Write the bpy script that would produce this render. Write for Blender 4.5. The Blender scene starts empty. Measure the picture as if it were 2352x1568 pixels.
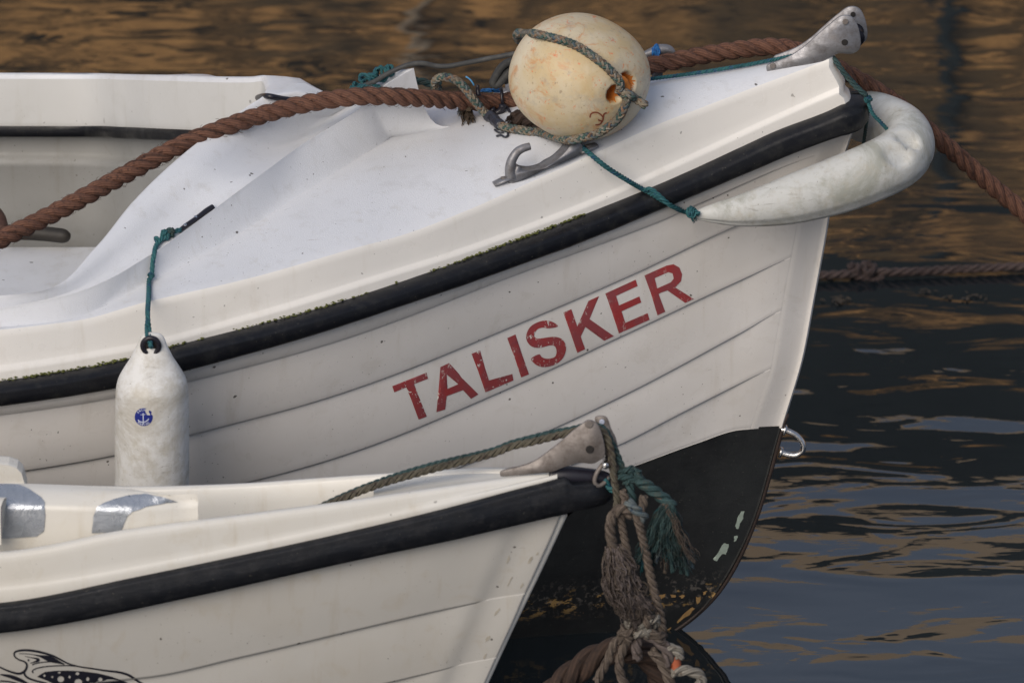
import bpy, math, random
import numpy as np
from mathutils import Vector, Matrix, noise
from mathutils.bvhtree import BVHTree
from mathutils.geometry import delaunay_2d_cdt

random.seed(7); np.random.seed(7)
S = bpy.context.scene
COL = S.collection
R = math.radians

# ------------------------------------------------------------------ camera
PITCH = R(21.0); DIST = 12.0; AIM = Vector((0, 0, 0.513))
FWD = Vector((0, math.cos(PITCH), -math.sin(PITCH)))
UP = Vector((0, math.sin(PITCH), math.cos(PITCH)))
EYE = AIM - FWD * DIST
cd = bpy.data.cameras.new('camera'); cam = bpy.data.objects.new('camera', cd); COL.objects.link(cam)
cam.location = EYE; cam.rotation_euler = (R(90) - PITCH, 0, 0)
cd.sensor_width = 36; cd.lens = 36 * DIST / 1.68
cd.clip_start = 0.1; cd.clip_end = 400
cd.dof.use_dof = True; cd.dof.focus_distance = 11.72; cd.dof.aperture_fstop = 7.5
S.camera = cam

# ------------------------------------------------------------------ sky + sun
SUN_EL, SUN_AZ = R(33), R(208)      # azimuth clockwise from +Y; the sun stands behind the camera, to its left
w = bpy.data.worlds.new('World'); S.world = w; w.use_nodes = True
nt = w.node_tree; nt.nodes.clear()
wo = nt.nodes.new('ShaderNodeOutputWorld'); bg = nt.nodes.new('ShaderNodeBackground')
sk = nt.nodes.new('ShaderNodeTexSky'); sk.sky_type = 'NISHITA'; sk.sun_disc = False
sk.sun_elevation = SUN_EL; sk.sun_rotation = SUN_AZ; sk.air_density = 1.0; sk.dust_density = 2.5
bg.inputs[1].default_value = 0.07
tc = nt.nodes.new('ShaderNodeTexCoord'); mp = nt.nodes.new('ShaderNodeMapping'); mp.inputs['Scale'].default_value = (1, 1, 2.2)
cn = nt.nodes.new('ShaderNodeTexNoise'); cn.inputs['Scale'].default_value = 2.2; cn.inputs['Detail'].default_value = 6
cr = nt.nodes.new('ShaderNodeValToRGB'); cr.color_ramp.elements[0].position = 0.36; cr.color_ramp.elements[1].position = 0.66
cr.color_ramp.elements[0].color = (.35, .35, .35, 1)
mx = nt.nodes.new('ShaderNodeMix'); mx.data_type = 'RGBA'
mx.inputs[7].default_value = (3.7, 4.2, 5.4, 1)
L = nt.links
L.new(tc.outputs['Generated'], mp.inputs[0]); L.new(mp.outputs[0], cn.inputs['Vector']); L.new(cn.outputs[0], cr.inputs[0])
L.new(cr.outputs[0], mx.inputs[0]); L.new(sk.outputs[0], mx.inputs[6]); L.new(mx.outputs[2], bg.inputs[0]); L.new(bg.outputs[0], wo.inputs[0])
sd = bpy.data.lights.new('sun', 'SUN'); sd.energy = 1.8; sd.angle = R(42); sd.color = (1.0, 0.90, 0.79)
so = bpy.data.objects.new('sun', sd); COL.objects.link(so)
dv = Vector((math.sin(SUN_AZ) * math.cos(SUN_EL), math.cos(SUN_AZ) * math.cos(SUN_EL), math.sin(SUN_EL)))
so.rotation_euler = dv.to_track_quat('Z', 'Y').to_euler(); so.location = (0, -6, 8)
S.view_settings.view_transform = 'Standard'; S.view_settings.look = 'None'
S.view_settings.exposure = 0.44; S.view_settings.gamma = 1; S.view_settings.use_curve_mapping = False

# ------------------------------------------------------------------ measuring helpers
# points of the photograph (2352 x 1568) -> points of the place, once a depth or height is known
def ray(px, py):
    d = FWD * DIST + Vector(((px - 1176) / 1400, 0, 0)) + UP * ((784 - py) / 1400)
    return d.normalized()
def onY(px, py, Y):
    d = ray(px, py); return EYE + d * ((Y - EYE.y) / d.y)
def onZ(px, py, Z):
    d = ray(px, py); return EYE + d * ((Z - EYE.z) / d.z)
def onF(px, py, f, n=12):
    p = onY(px, py, 0)
    for _ in range(n): p = onY(px, py, f(p.x))
    return p
def z1(x, y): return (x * .34722, 102.1 + y * .34722)
def z2(x, y): return (782.6 + x * .34722, y * .34722)
def z3(x, y): return (1535.3 + x * .34722, y * .34722)
def z4(x, y): return (x * .34722, 578.5 + y * .34722)
def z5(x, y): return (782.6 + x * .39063, 510.4 + y * .39063)
def z6(x, y): return (1088.9 + x * .41413, 918.8 + y * .41413)
def z7(x, y): return (x * .349, 1020.8 + y * .349)
def z8(x, y): return (1122.9 + x * .17361, 918.8 + y * .17361)     # 1650,1350 / 600
def z9(x, y): return (850.7 + x * .17361, 102.1 + y * .17361)      # 1250,150 / 600
def z10(x, y): return (1259.0 + x * .24048, 1191.0 + y * .24048)   # 1850,1750 / 600 (1698)
def z11(x, y): return (x * .17361, 1429.2 + y * .17361)            # 0,2100
def z12(x, y): return (258.6 + x * .05208, 912.0 + y * .05208)     # 380,1340 / 180

def pchip(xs, ys):
    xs = np.asarray(xs, float); ys = np.asarray(ys, float)
    o = np.argsort(xs); xs = xs[o]; ys = ys[o]
    h = np.diff(xs); d = np.diff(ys) / h
    m = np.zeros(len(xs)); m[0] = d[0]; m[-1] = d[-1]
    for i in range(1, len(xs) - 1):
        if d[i-1] * d[i] > 0:
            w1 = 2*h[i] + h[i-1]; w2 = h[i] + 2*h[i-1]
            m[i] = (w1 + w2) / (w1/d[i-1] + w2/d[i])
    def f(x):
        if x <= xs[0]: return ys[0] + m[0] * (x - xs[0])
        if x >= xs[-1]: return ys[-1] + m[-1] * (x - xs[-1])
        i = int(np.searchsorted(xs, x)) - 1; i = max(0, min(i, len(h)-1))
        t = (x - xs[i]) / h[i]
        return float((1+2*t)*(1-t)**2*ys[i] + t*(1-t)**2*h[i]*m[i] + t*t*(3-2*t)*ys[i+1] + t*t*(t-1)*h[i]*m[i+1])
    return f
def zfun(pts):
    pts = sorted(pts, key=lambda p: p[0]); return pchip([p[0] for p in pts], [p[2] for p in pts])
def knots3(pts, n):
    k = list(range(len(pts))); f = [pchip(k, [p[a] for p in pts]) for a in range(3)]
    return [Vector((f[0](u), f[1](u), f[2](u))) for u in np.linspace(0, len(pts)-1, n)]
def catmull(pts, step):
    P = [Vector(p) for p in pts]; P = [P[0]*2-P[1]] + P + [P[-1]*2-P[-2]]
    out = []
    for i in range(1, len(P)-2):
        a, b, c, d = P[i-1:i+3]; n = max(2, int((c-b).length/step*1.6)+1)
        for j in range(n):
            t = j/n
            out.append(0.5*((2*b)+(c-a)*t+(2*a-5*b+4*c-d)*t*t+(3*b-a-3*c+d)*t**3))
    out.append(P[-2].copy())
    res = [out[0]]; acc = 0                                           # even spacing
    for i in range(1, len(out)):
        seg = (out[i]-out[i-1]).length
        if seg < 1e-9: continue
        while acc + seg >= step:
            t = (step-acc)/seg; p = out[i-1].lerp(out[i], t); res.append(p); out[i-1] = p; seg = (out[i]-p).length; acc = 0
            if seg < 1e-9: break
        acc += seg
    if (res[-1]-out[-1]).length > step*.3: res.append(out[-1])
    return res

# ------------------------------------------------------------------ object helpers
def thing(name, label, cat, loc=(0,0,0), group=None):
    o = bpy.data.objects.new(name, None); COL.objects.link(o); o.location = loc; o.empty_display_size = .05
    o['label'] = label; o['category'] = cat
    if group: o['group'] = group
    return o
def mesh(name, V, F, m, parent=None, smooth=True, uv=None, label=None, kind=None, mats=None, fm=None):
    """V in world coordinates; origin goes to the parent's origin, or to the base of a free mesh"""
    V = [Vector(v) for v in V]
    off = Vector((0,0,0)); q = parent
    while q is not None: off = off + Vector(q.location); q = q.parent
    own = Vector((0,0,0))
    if parent is None and kind != 'structure':
        a = np.array(V); own = Vector((a[:,0].mean(), a[:,1].mean(), a[:,2].min()))
    me = bpy.data.meshes.new(name)
    me.from_pydata([tuple(v - off - own) for v in V], [], F)
    if uv is not None:
        ul = me.uv_layers.new(name='uv'); flat = [c for f in F for i in f for c in uv[i]]
        ul.data.foreach_set('uv', flat)
    for mm in (mats or [m]): me.materials.append(mm)
    if fm: me.polygons.foreach_set('material_index', fm)
    if smooth: me.polygons.foreach_set('use_smooth', [True]*len(me.polygons))
    me.update()
    o = bpy.data.objects.new(name, me); COL.objects.link(o); o.location = own
    if parent is not None: o.parent = parent
    if label: o['label'] = label
    if kind: o['kind'] = kind
    return o
def single(o, label, cat, group=None):
    o['label'] = label; o['category'] = cat
    if group: o['group'] = group
    return o
def grid(rows, close=False):
    """rows: list of equally long point lists -> V, F, UV (u along the row in metres, v across)"""
    n = len(rows[0]); V = [p for r in rows for p in r]; F = []; UV = []
    for j, r in enumerate(rows):
        u = 0
        for i, p in enumerate(r):
            if i: u += (Vector(p)-Vector(r[i-1])).length
            UV.append((u, j))
    m = len(rows)
    for j in range(m if close else m-1):
        a = j*n; b = ((j+1) % m)*n
        for i in range(n-1): F.append((a+i, a+i+1, b+i+1, b+i))
    return V, F, UV
def joinVF(parts):
    V = []; F = []; UV = []
    for p in parts:
        o = len(V); V += list(p[0]); F += [tuple(i+o for i in f) for f in p[1]]
        UV += list(p[2]) if len(p) > 2 and p[2] is not None else [(0,0)]*len(p[0])
    return V, F, UV
def mirror(p):
    V = [Vector((v[0], -v[1], v[2])) for v in p[0]]
    return V, [tuple(reversed(f)) for f in p[1]], (p[2] if len(p) > 2 else None)
def box(x0, x1, y0, y1, z0, z1_):
    V = [(x,y,z) for x in (x0,x1) for y in (y0,y1) for z in (z0,z1_)]
    return V, [(0,1,3,2),(4,6,7,5),(0,4,5,1),(2,3,7,6),(0,2,6,4),(1,5,7,3)]
def frames(P):
    n = len(P); T = [(P[min(i+1,n-1)]-P[max(i-1,0)]).normalized() for i in range(n)]
    u = Vector((0,0,1)) if abs(T[0].z) < .9 else Vector((1,0,0))
    N = (u - T[0]*u.dot(T[0])).normalized(); out = []
    for i in range(n):
        if i:
            ax = T[i-1].cross(T[i])
            if ax.length > 1e-7: N = Matrix.Rotation(T[i-1].angle(T[i]), 3, ax.normalized()) @ N
            N = (N - T[i]*N.dot(T[i])).normalized()
        out.append((T[i], N, T[i].cross(N)))
    return out
def tube(P, r, seg=8, caps=True, flat=1.0):
    """r: number or function of (0..1)"""
    P = [Vector(p) for p in P]; fr = frames(P); V = []; F = []; UV = []; n = len(P); L_ = 0
    for i, (p, (t, a, b)) in enumerate(zip(P, fr)):
        if i: L_ += (p-P[i-1]).length
        rr = r(i/(n-1)) if callable(r) else r
        for k in range(seg):
            th = 2*math.pi*k/seg
            V.append(p + a*(math.cos(th)*rr*flat) + b*(math.sin(th)*rr)); UV.append((L_*100, k/seg))
    for i in range(n-1):
        for k in range(seg):
            k2 = (k+1) % seg; F.append((i*seg+k, i*seg+k2, (i+1)*seg+k2, (i+1)*seg+k))
    if caps:
        F.append(tuple(reversed(range(seg)))); F.append(tuple((n-1)*seg+k for k in range(seg)))
    return V, F, UV
def smoothstep(x): x = max(0, min(1, x)); return x*x*(3-2*x)
def rot_strands(P, R_, rs, pitch, ns, hand, seg, ph0=0, taper=None, flatten=1.0, weave=0):
    fr = frames(P); out = []
    Ls = [0]
    for i in range(1, len(P)): Ls.append(Ls[-1]+(P[i]-P[i-1]).length)
    for s in range(ns):
        q = []
        for i, (p, (t, a, b)) in enumerate(zip(P, fr)):
            th = hand*2*math.pi*Ls[i]/pitch + 2*math.pi*s/ns + ph0
            k = taper(i/(len(P)-1)) if taper else 1
            rr = R_*k*(1 + weave*math.sin(ns*th + (0 if hand > 0 else math.pi)))
            q.append(p + (a*math.cos(th)+b*math.sin(th))*rr)
        out.append(tube(q, (lambda u, k_=rs: k_*(taper(u) if taper else 1)), seg))
    return out
def laid(P, Rr, parent, m, name='strand', pitch=None, hand=-1, step=None, seg=8, joined=False, ns=3, taper=None):
    """a laid rope: strands twisted round each other, each one a mesh"""
    step = step or Rr*.28; pitch = pitch or Rr*7
    Q = catmull(P, step)
    st = rot_strands(Q, Rr*.53, Rr*.515, pitch, ns, hand, seg, taper=taper)
    if joined: return [mesh(name, *joinVF(st)[:2], m, parent, uv=joinVF(st)[2])]
    return [mesh(name, s[0], s[1], m, parent, uv=s[2]) for s in st]
def braid(P, Rr, ms, parent, name='strand', pitch=None, n=4, step=None, seg=6, joined=False):
    """a braided rope: strands going round both ways, weaving over and under"""
    step = step or Rr*.22; pitch = pitch or Rr*7
    Q = catmull(P, step); obs = []; allp = []
    for hand in (1, -1):
        st = rot_strands(Q, Rr*.60, Rr*.40, pitch, n, hand, seg, ph0=.3, weave=.16)
        for k, s in enumerate(st): allp.append((s, ms[(k*2+(hand < 0)) % len(ms)]))
    if joined:
        by = {}
        for s, m in allp: by.setdefault(m.name, (m, []))[1].append(s)
        for m, ss in by.values():
            j = joinVF(ss); obs.append(mesh(name, j[0], j[1], m, parent, uv=j[2]))
        return obs
    return [mesh(name, s[0], s[1], m, parent, uv=s[2]) for s, m in allp]
def bvh_of(obs):
    V = []; F = []
    for o in obs:
        off = Vector(o.location); q = o.parent
        while q is not None: off = off+Vector(q.location); q = q.parent
        b = len(V); V += [v.co + off for v in o.data.vertices]; F += [tuple(b+i for i in p.vertices) for p in o.data.polygons]
    return BVHTree.FromPolygons(V, F)
def hit(bv, px, py, off=0.0, fall=None):
    d = ray(px, py); loc, nor, i, dist = bv.ray_cast(EYE, d)
    if loc is None: return onY(px, py, fall if fall is not None else 0)
    if nor.dot(d) > 0: nor = -nor
    return loc + nor*off
def decal(name, polys, bv, off, m, parent, step=6, label=None, holes=()):
    """flat print: closed outlines measured on the photograph, laid on the surface behind them"""
    Vv = []; Fv = []
    pts = []; edges = []; 
    for poly in list(polys)+list(holes):
        b = len(pts); n = len(poly)
        pts += [Vector(p) for p in poly]; edges += [(b+i, b+(i+1) % n) for i in range(n)]
    xs = [p.x for p in pts]; ys = [p.y for p in pts]
    x = min(xs)+step/2
    ng = 0
    while x < max(xs):
        y = min(ys)+step/2
        while y < max(ys): pts.append(Vector((x, y))); y += step; ng += 1
        x += step
    r = delaunay_2d_cdt(pts, edges, [], 2, 1e-4)
    def inside(c, poly):
        k = False; n = len(poly)
        for i in range(n):
            (x1, y1), (x2, y2) = poly[i], poly[(i+1) % n]
            if (y1 > c[1]) != (y2 > c[1]) and c[0] < (x2-x1)*(c[1]-y1)/(y2-y1)+x1: k = not k
        return k
    V = [hit(bv, p.x, p.y, off) for p in r[0]]; F = []
    for f in r[2]:
        c = (sum(r[0][i].x for i in f)/len(f), sum(r[0][i].y for i in f)/len(f))
        if sum(inside(c, p) for p in polys) > 0 and not any(inside(c, p) for p in holes): F.append(tuple(f))
    used = sorted({i for f in F for i in f}); mp_ = {u: i for i, u in enumerate(used)}
    return mesh(name, [V[u] for u in used], [tuple(mp_[i] for i in f) for f in F], m, parent, label=label, smooth=True)

# ------------------------------------------------------------------ materials
class NB:
    def __init__(s, name):
        s.m = bpy.data.materials.new(name); s.m.use_nodes = True; s.t = s.m.node_tree
        s.p = s.t.nodes['Principled BSDF']; s.tc = s.t.nodes.new('ShaderNodeTexCoord')
    def n(s, t, **k):
        o = s.t.nodes.new(t)
        for a, b in k.items(): setattr(o, a, b)
        return o
    def l(s, a, b): s.t.links.new(a, b)
    def noise(s, sc, det=4, rough=.55, src='Object', scale=(1,1,1), dist=0):
        mp = s.n('ShaderNodeMapping'); mp.inputs['Scale'].default_value = scale
        s.l(s.tc.outputs[src], mp.inputs[0]); n = s.n('ShaderNodeTexNoise')
        n.inputs['Scale'].default_value = sc; n.inputs['Detail'].default_value = det; n.inputs['Roughness'].default_value = rough
        n.inputs['Distortion'].default_value = dist
        s.l(mp.outputs[0], n.inputs['Vector']); return n.outputs[0]
    def ramp(s, x, a, b, ca=(0,0,0,1), cb=(1,1,1,1), mid=None):
        r = s.n('ShaderNodeValToRGB'); e = r.color_ramp.elements
        e[0].position = a; e[1].position = b; e[0].color = (*ca[:3], 1); e[1].color = (*cb[:3], 1)
        if mid:
            k = e.new(mid[0]); k.color = (*mid[1], 1)
        s.l(x, r.inputs[0]); return r.outputs[0]
    def mix(s, f, a, b, mode='MIX'):
        x = s.n('ShaderNodeMix', data_type='RGBA', blend_type=mode)
        for i, v in ((0, f), (6, a), (7, b)):
            if isinstance(v, (int, float)): x.inputs[i].default_value = v
            elif isinstance(v, tuple): x.inputs[i].default_value = (*v[:3], 1)
            else: s.l(v, x.inputs[i])
        return x.outputs[2]
    def math(s, op, a, b=0.0):
        x = s.n('ShaderNodeMath', operation=op)
        for i, v in ((0, a), (1, b)):
            if isinstance(v, (int, float)): x.inputs[i].default_value = v
            else: s.l(v, x.inputs[i])
        return x.outputs[0]
    def bump(s, h, strength, dist, prev=None):
        b = s.n('ShaderNodeBump'); b.inputs['Strength'].default_value = strength; b.inputs['Distance'].default_value = dist
        s.l(h, b.inputs['Height'])
        if prev is not None: s.l(prev, b.inputs['Normal'])
        return b.outputs[0]
    def out(s, col=None, rough=None, nor=None, metal=None, alpha=None, **k):
        for i, v in (('Base Color', col), ('Roughness', rough), ('Normal', nor), ('Metallic', metal), ('Alpha', alpha)):
            if v is None: continue
            if isinstance(v, (int, float)): s.p.inputs[i].default_value = v
            elif isinstance(v, tuple): s.p.inputs[i].default_value = (*v[:3], 1)
            else: s.l(v, s.p.inputs[i])
        for a, b in k.items(): s.p.inputs[a].default_value = b
        return s.m

def gelcoat(name, base, stain=(.42,.40,.34), stain_amt=.5, rough=.32, speck=.6, fine=.15, streak=True, grain=0.0, wav=.35):
    b = NB(name)
    big = b.ramp(b.noise(3.2, 5, .6), .45, .75)
    col = b.mix(b.math('MULTIPLY', big, stain_amt*.55), base, stain)
    med = b.ramp(b.noise(22, 5, .65, dist=.6), .56, .74)
    col = b.mix(b.math('MULTIPLY', med, stain_amt*.5), col, stain)
    if streak:
        stx = b.ramp(b.noise(1, 5, .65, scale=(34, 34, 3.0)), .57, .74)
        col = b.mix(b.math('MULTIPLY', stx, stain_amt*.42), col, (stain[0]*.8, stain[1]*.72, stain[2]*.55))
    sf_ = b.ramp(b.noise(1, 5, .7, scale=(18, 60, 130), dist=.5), .66, .72)
    col = b.mix(b.math('MULTIPLY', b.math('MULTIPLY', sf_, b.ramp(b.noise(5, 3, .5), .5, .62)), .45*speck), col, (.24,.21,.17))
    sp = b.ramp(b.noise(240, 2, .5), .715, .74)
    msk = b.ramp(b.noise(7, 3, .5), .48, .62)
    col = b.mix(b.math('MULTIPLY', b.math('MULTIPLY', sp, msk), speck), col, (.09,.075,.055))
    sp2 = b.ramp(b.noise(95, 1, .4), .79, .80)
    col = b.mix(b.math('MULTIPLY', sp2, speck), col, (.07,.06,.05))
    fn = b.noise(420, 2, .6)
    nor = b.bump(b.noise(9, 3, .5), wav, .004)
    nor = b.bump(fn, fine, .0008, nor)
    if grain: nor = b.bump(b.noise(900, 1, .5), grain, .0006, nor)
    rg = b.ramp(b.noise(14, 4, .6), .3, .75, (rough*.8,)*3, (min(1, rough*1.7),)*3)
    return b.out(col, rg, nor)
M = {}
M['deck'] = gelcoat('deck_gelcoat', (.67,.685,.715), (.44,.44,.43), .6, .34, .9, .5, True, .8, .08)
M['band'] = gelcoat('side_gelcoat', (.77,.75,.71), (.50,.46,.38), .42, .30, .5)
M['hull'] = gelcoat('hull_gelcoat', (.70,.675,.645), (.42,.37,.29), .46, .28, .9, wav=.2)
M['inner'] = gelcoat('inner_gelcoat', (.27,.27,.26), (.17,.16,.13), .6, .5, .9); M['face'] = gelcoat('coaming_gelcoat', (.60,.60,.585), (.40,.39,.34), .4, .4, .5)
M['cream'] = gelcoat('shaded_cream_gelcoat', (.49,.475,.44), (.38,.31,.20), .55, .36, .8)  # darker than the rim; the hull's shadow is put into this tone
M['creamrim'] = gelcoat('cream_rim_gelcoat', (.68,.665,.62), (.46,.38,.24), .45, .30, .5)

def rubber(name, col=(.006,.0065,.009), dirt=(.030,.030,.028), rough=.40, groove=False):
    b = NB(name); n = b.ramp(b.noise(40, 5, .65), .5, .72)
    c = b.mix(b.math('MULTIPLY', n, .55), col, dirt)
    c = b.mix(b.math('MULTIPLY', b.ramp(b.noise(260, 2), .70, .74), .5), c, (.12,.11,.09))
    nor = b.bump(b.noise(60, 4, .6), .4, .002); b.p.inputs['Specular IOR Level'].default_value = .35
    if groove:
        nor = b.bump(b.noise(1, 2, .5, scale=(3, 160, 160)), .35, .0012, nor)
    return b.out(c, b.ramp(b.noise(25, 4), .3, .7, (rough*.7,)*3, (rough*1.4,)*3), nor)
M['strake'] = rubber('strake_rubber')
M['strake2'] = rubber('weathered_rubber', (.007,.008,.011), (.030,.030,.032), .5, True)
M['rubber'] = rubber('hose_rubber', (.045,.046,.046), (.11,.11,.10), .6)

def cast(name, col=(.42,.42,.43), metal=.85, rough=.42):
    b = NB(name); n = b.noise(60, 5, .7)
    c = b.mix(b.ramp(n, .45, .7), col, (col[0]*.62, col[1]*.58, col[2]*.55))
    c = b.mix(b.math('MULTIPLY', b.ramp(b.noise(14, 4, .6), .58, .75), .5), c, (.26,.20,.15))
    nor = b.bump(b.noise(350, 3, .6), .35, .001)
    return b.out(c, b.ramp(n, .3, .7, (rough*.75,)*3, (rough*1.3,)*3), nor, metal)
M['cast'] = cast('cast_aluminium', (.27,.27,.285), .6, .5)
M['cast2'] = cast('dull_cast_aluminium', (.24,.215,.20), .45, .6)
M['steel'] = cast('stainless_steel', (.60,.60,.60), 1, .2)

def ropemat(name, c1, c2, c3=None, yarn=16, rough=.85, twist=2.2, nsc=30):
    """yarns run along each strand; u is the length in centimetres, v goes round"""
    b = NB(name); uvn = b.n('ShaderNodeUVMap'); sep = b.n('ShaderNodeSeparateXYZ'); b.l(uvn.outputs[0], sep.inputs[0])
    ph = b.math('ADD', b.math('MULTIPLY', sep.outputs[0], twist), b.math('MULTIPLY', sep.outputs[1], 2*math.pi*yarn/2))
    wv = b.math('ADD', b.math('MULTIPLY', b.math('SINE', ph), .5), .5)
    n = b.noise(nsc, 5, .7); c = b.mix(b.ramp(n, .38, .64), c1, c2)
    if c3: c = b.mix(b.ramp(b.noise(nsc*3.3, 3, .6), .56, .62), c, c3)
    c = b.mix(b.math('MULTIPLY', b.ramp(b.noise(600, 2, .7), .45, .7), .35), c, tuple(x*.45 for x in c1))
    c = b.mix(b.math('MULTIPLY', b.math('SUBTRACT', 1.0, wv), .45), c, tuple(x*.35 for x in c1))
    nor = b.bump(wv, .75, .0010); nor = b.bump(b.noise(700, 3, .7), .6, .0008, nor)
    return b.out(c, rough, nor)
M['brown'] = ropemat('brown_rope', (.125,.054,.033), (.185,.084,.050), (.075,.034,.022), 20, twist=.9, nsc=45)
M['brown2'] = ropemat('dark_wet_rope', (.038,.021,.014), (.060,.034,.023), (.028,.016,.012))
M['teal'] = ropemat('teal_rope', (.016,.115,.135), (.035,.17,.18), (.018,.085,.17), 8, .7)
M['tealdark'] = ropemat('faded_teal_rope', (.022,.058,.060), (.045,.095,.095), (.055,.075,.065), 8, .8)
M['tan'] = ropemat('tan_yarn', (.20,.165,.12), (.28,.24,.175), (.13,.10,.07), 8)
M['orangeyarn'] = ropemat('orange_yarn', (.26,.15,.09), (.24,.19,.13), (.17,.10,.07), 8)
M['greenyarn'] = ropemat('green_yarn', (.03,.085,.075), (.10,.14,.12), (.20,.18,.13), 8)
M['blueyarn'] = ropemat('grey_blue_yarn', (.07,.11,.13), (.17,.18,.17), (.03,.05,.08), 8)
M['greyyarn'] = ropemat('grey_yarn', (.20,.185,.16), (.28,.26,.22), (.12,.10,.08), 8)
M['wornrope'] = ropemat('worn_grey_rope', (.105,.082,.064), (.165,.13,.105), (.07,.05,.04), 8, .9, nsc=45)
M['fray'] = ropemat('frayed_grey_rope', (.10,.078,.07), (.17,.14,.132), (.055,.04,.032), 6, .95, nsc=25)
M['olive'] = ropemat('olive_yarn', (.085,.075,.052), (.14,.125,.09), (.06,.045,.035), 8)
M['tuft'] = ropemat('brown_tuft', (.12,.08,.05), (.20,.15,.10), (.06,.04,.03), 6, .95)
M['blueplastic'] = ropemat('blue_twine', (.02,.16,.50), (.03,.25,.62), (.01,.10,.36), 6, .6)
def plain(name, col, rough=.5, metal=0, n=.25, sc=60):
    b = NB(name); c = b.mix(b.math('MULTIPLY', b.ramp(b.noise(sc, 4, .6), .4, .7), n), col, tuple(x*.4 for x in col))
    return b.out(c, rough, b.bump(b.noise(sc*4, 3, .6), .2, .001), metal)
M['black'] = plain('black_plastic', (.012,.011,.018), .4)
M['darkdisc'] = plain('dark_disc', (.015,.013,.012), .8)  # near-black for pins and for the painted shade in the fender eyelet
M['tapeblack'] = plain('black_tape', (.030,.032,.045), .38, 0, .5, 90)
M['moss'] = plain('moss', (.10,.11,.025), .95, 0, .6, 200)
def redletter():
    b = NB('red_vinyl'); n = b.noise(26, 4, .6)
    c = b.mix(b.ramp(n, .42, .66), (.265,.060,.066), (.34,.042,.042))
    chip = b.ramp(b.noise(70, 4, .8, scale=(1.8, 1, .8)), .60, .61)
    geo = b.n('ShaderNodeNewGeometry'); sx = b.n('ShaderNodeSeparateXYZ'); b.l(geo.outputs['Position'], sx.inputs[0])
    mr = b.n('ShaderNodeMapRange'); mr.inputs[1].default_value = .02; mr.inputs[2].default_value = .16; mr.inputs[3].default_value = 1; mr.inputs[4].default_value = .25; b.l(sx.outputs[0], mr.inputs[0])
    reg = b.math('MULTIPLY', b.ramp(b.noise(14, 2, .5), .40, .52), mr.outputs[0])
    c = b.mix(b.math('MULTIPLY', chip, reg), c, (.72,.69,.63))
    sc = b.ramp(b.noise(190, 1, .5), .715, .725)
    c = b.mix(b.math('MULTIPLY', sc, reg), c, (.70,.66,.62))
    return b.out(c, .42, b.bump(b.noise(300, 2), .1, .0004))
M['red'] = redletter()
def antifoul():
    b = NB('black_bottom_paint')
    c = b.mix(b.ramp(b.noise(6, 5, .65), .35, .7), (.011,.0115,.012), (.025,.027,.027))
    c = b.mix(b.math('MULTIPLY', b.ramp(b.noise(330, 2), .72, .75), .4), c, (.25,.25,.2))
    geo = b.n('ShaderNodeNewGeometry'); sp = b.n('ShaderNodeSeparateXYZ'); b.l(geo.outputs['Position'], sp.inputs[0])
    # scum line, bare patches and barnacles just above the water
    def band(lo, hi, soft=.02):
        a = b.n('ShaderNodeMapRange'); a.inputs[1].default_value = lo-soft; a.inputs[2].default_value = lo+soft; b.l(sp.outputs[2], a.inputs[0])
        d = b.n('ShaderNodeMapRange'); d.inputs[1].default_value = hi+soft; d.inputs[2].default_value = hi-soft; b.l(sp.outputs[2], d.inputs[0])
        return b.math('MULTIPLY', a.outputs[0], d.outputs[0])
    flake = b.ramp(b.noise(45, 5, .75, scale=(.6, 1, 1.2)), .56, .60)
    c = b.mix(b.math('MULTIPLY', band(.045, .085, .015), b.math('MULTIPLY', flake, .9)), c, (.40,.25,.09))
    grey = b.ramp(b.noise(120, 3, .7), .55, .63)
    c = b.mix(b.math('MULTIPLY', band(.05, .10, .02), b.math('MULTIPLY', grey, .35)), c, (.26,.23,.20))
    wet = b.n('ShaderNodeMapRange'); wet.inputs[1].default_value = .12; wet.inputs[2].default_value = .05; b.l(sp.outputs[2], wet.inputs[0])
    c = b.mix(b.math('MULTIPLY', wet.outputs[0], .6), c, (.006,.005,.004), 'MIX') if False else c
    return b.out(c, b.ramp(b.noise(20, 4), .3, .7, (.35,)*3, (.6,)*3), b.bump(b.noise(70, 4, .6), .4, .002))
M['bottom'] = antifoul()
M['barepatch'] = plain('pale_primer', (.36,.43,.36), .7, 0, .3, 120)
M['ochre'] = plain('ochre_primer', (.40,.24,.09), .8, 0, .6, 120)
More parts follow.
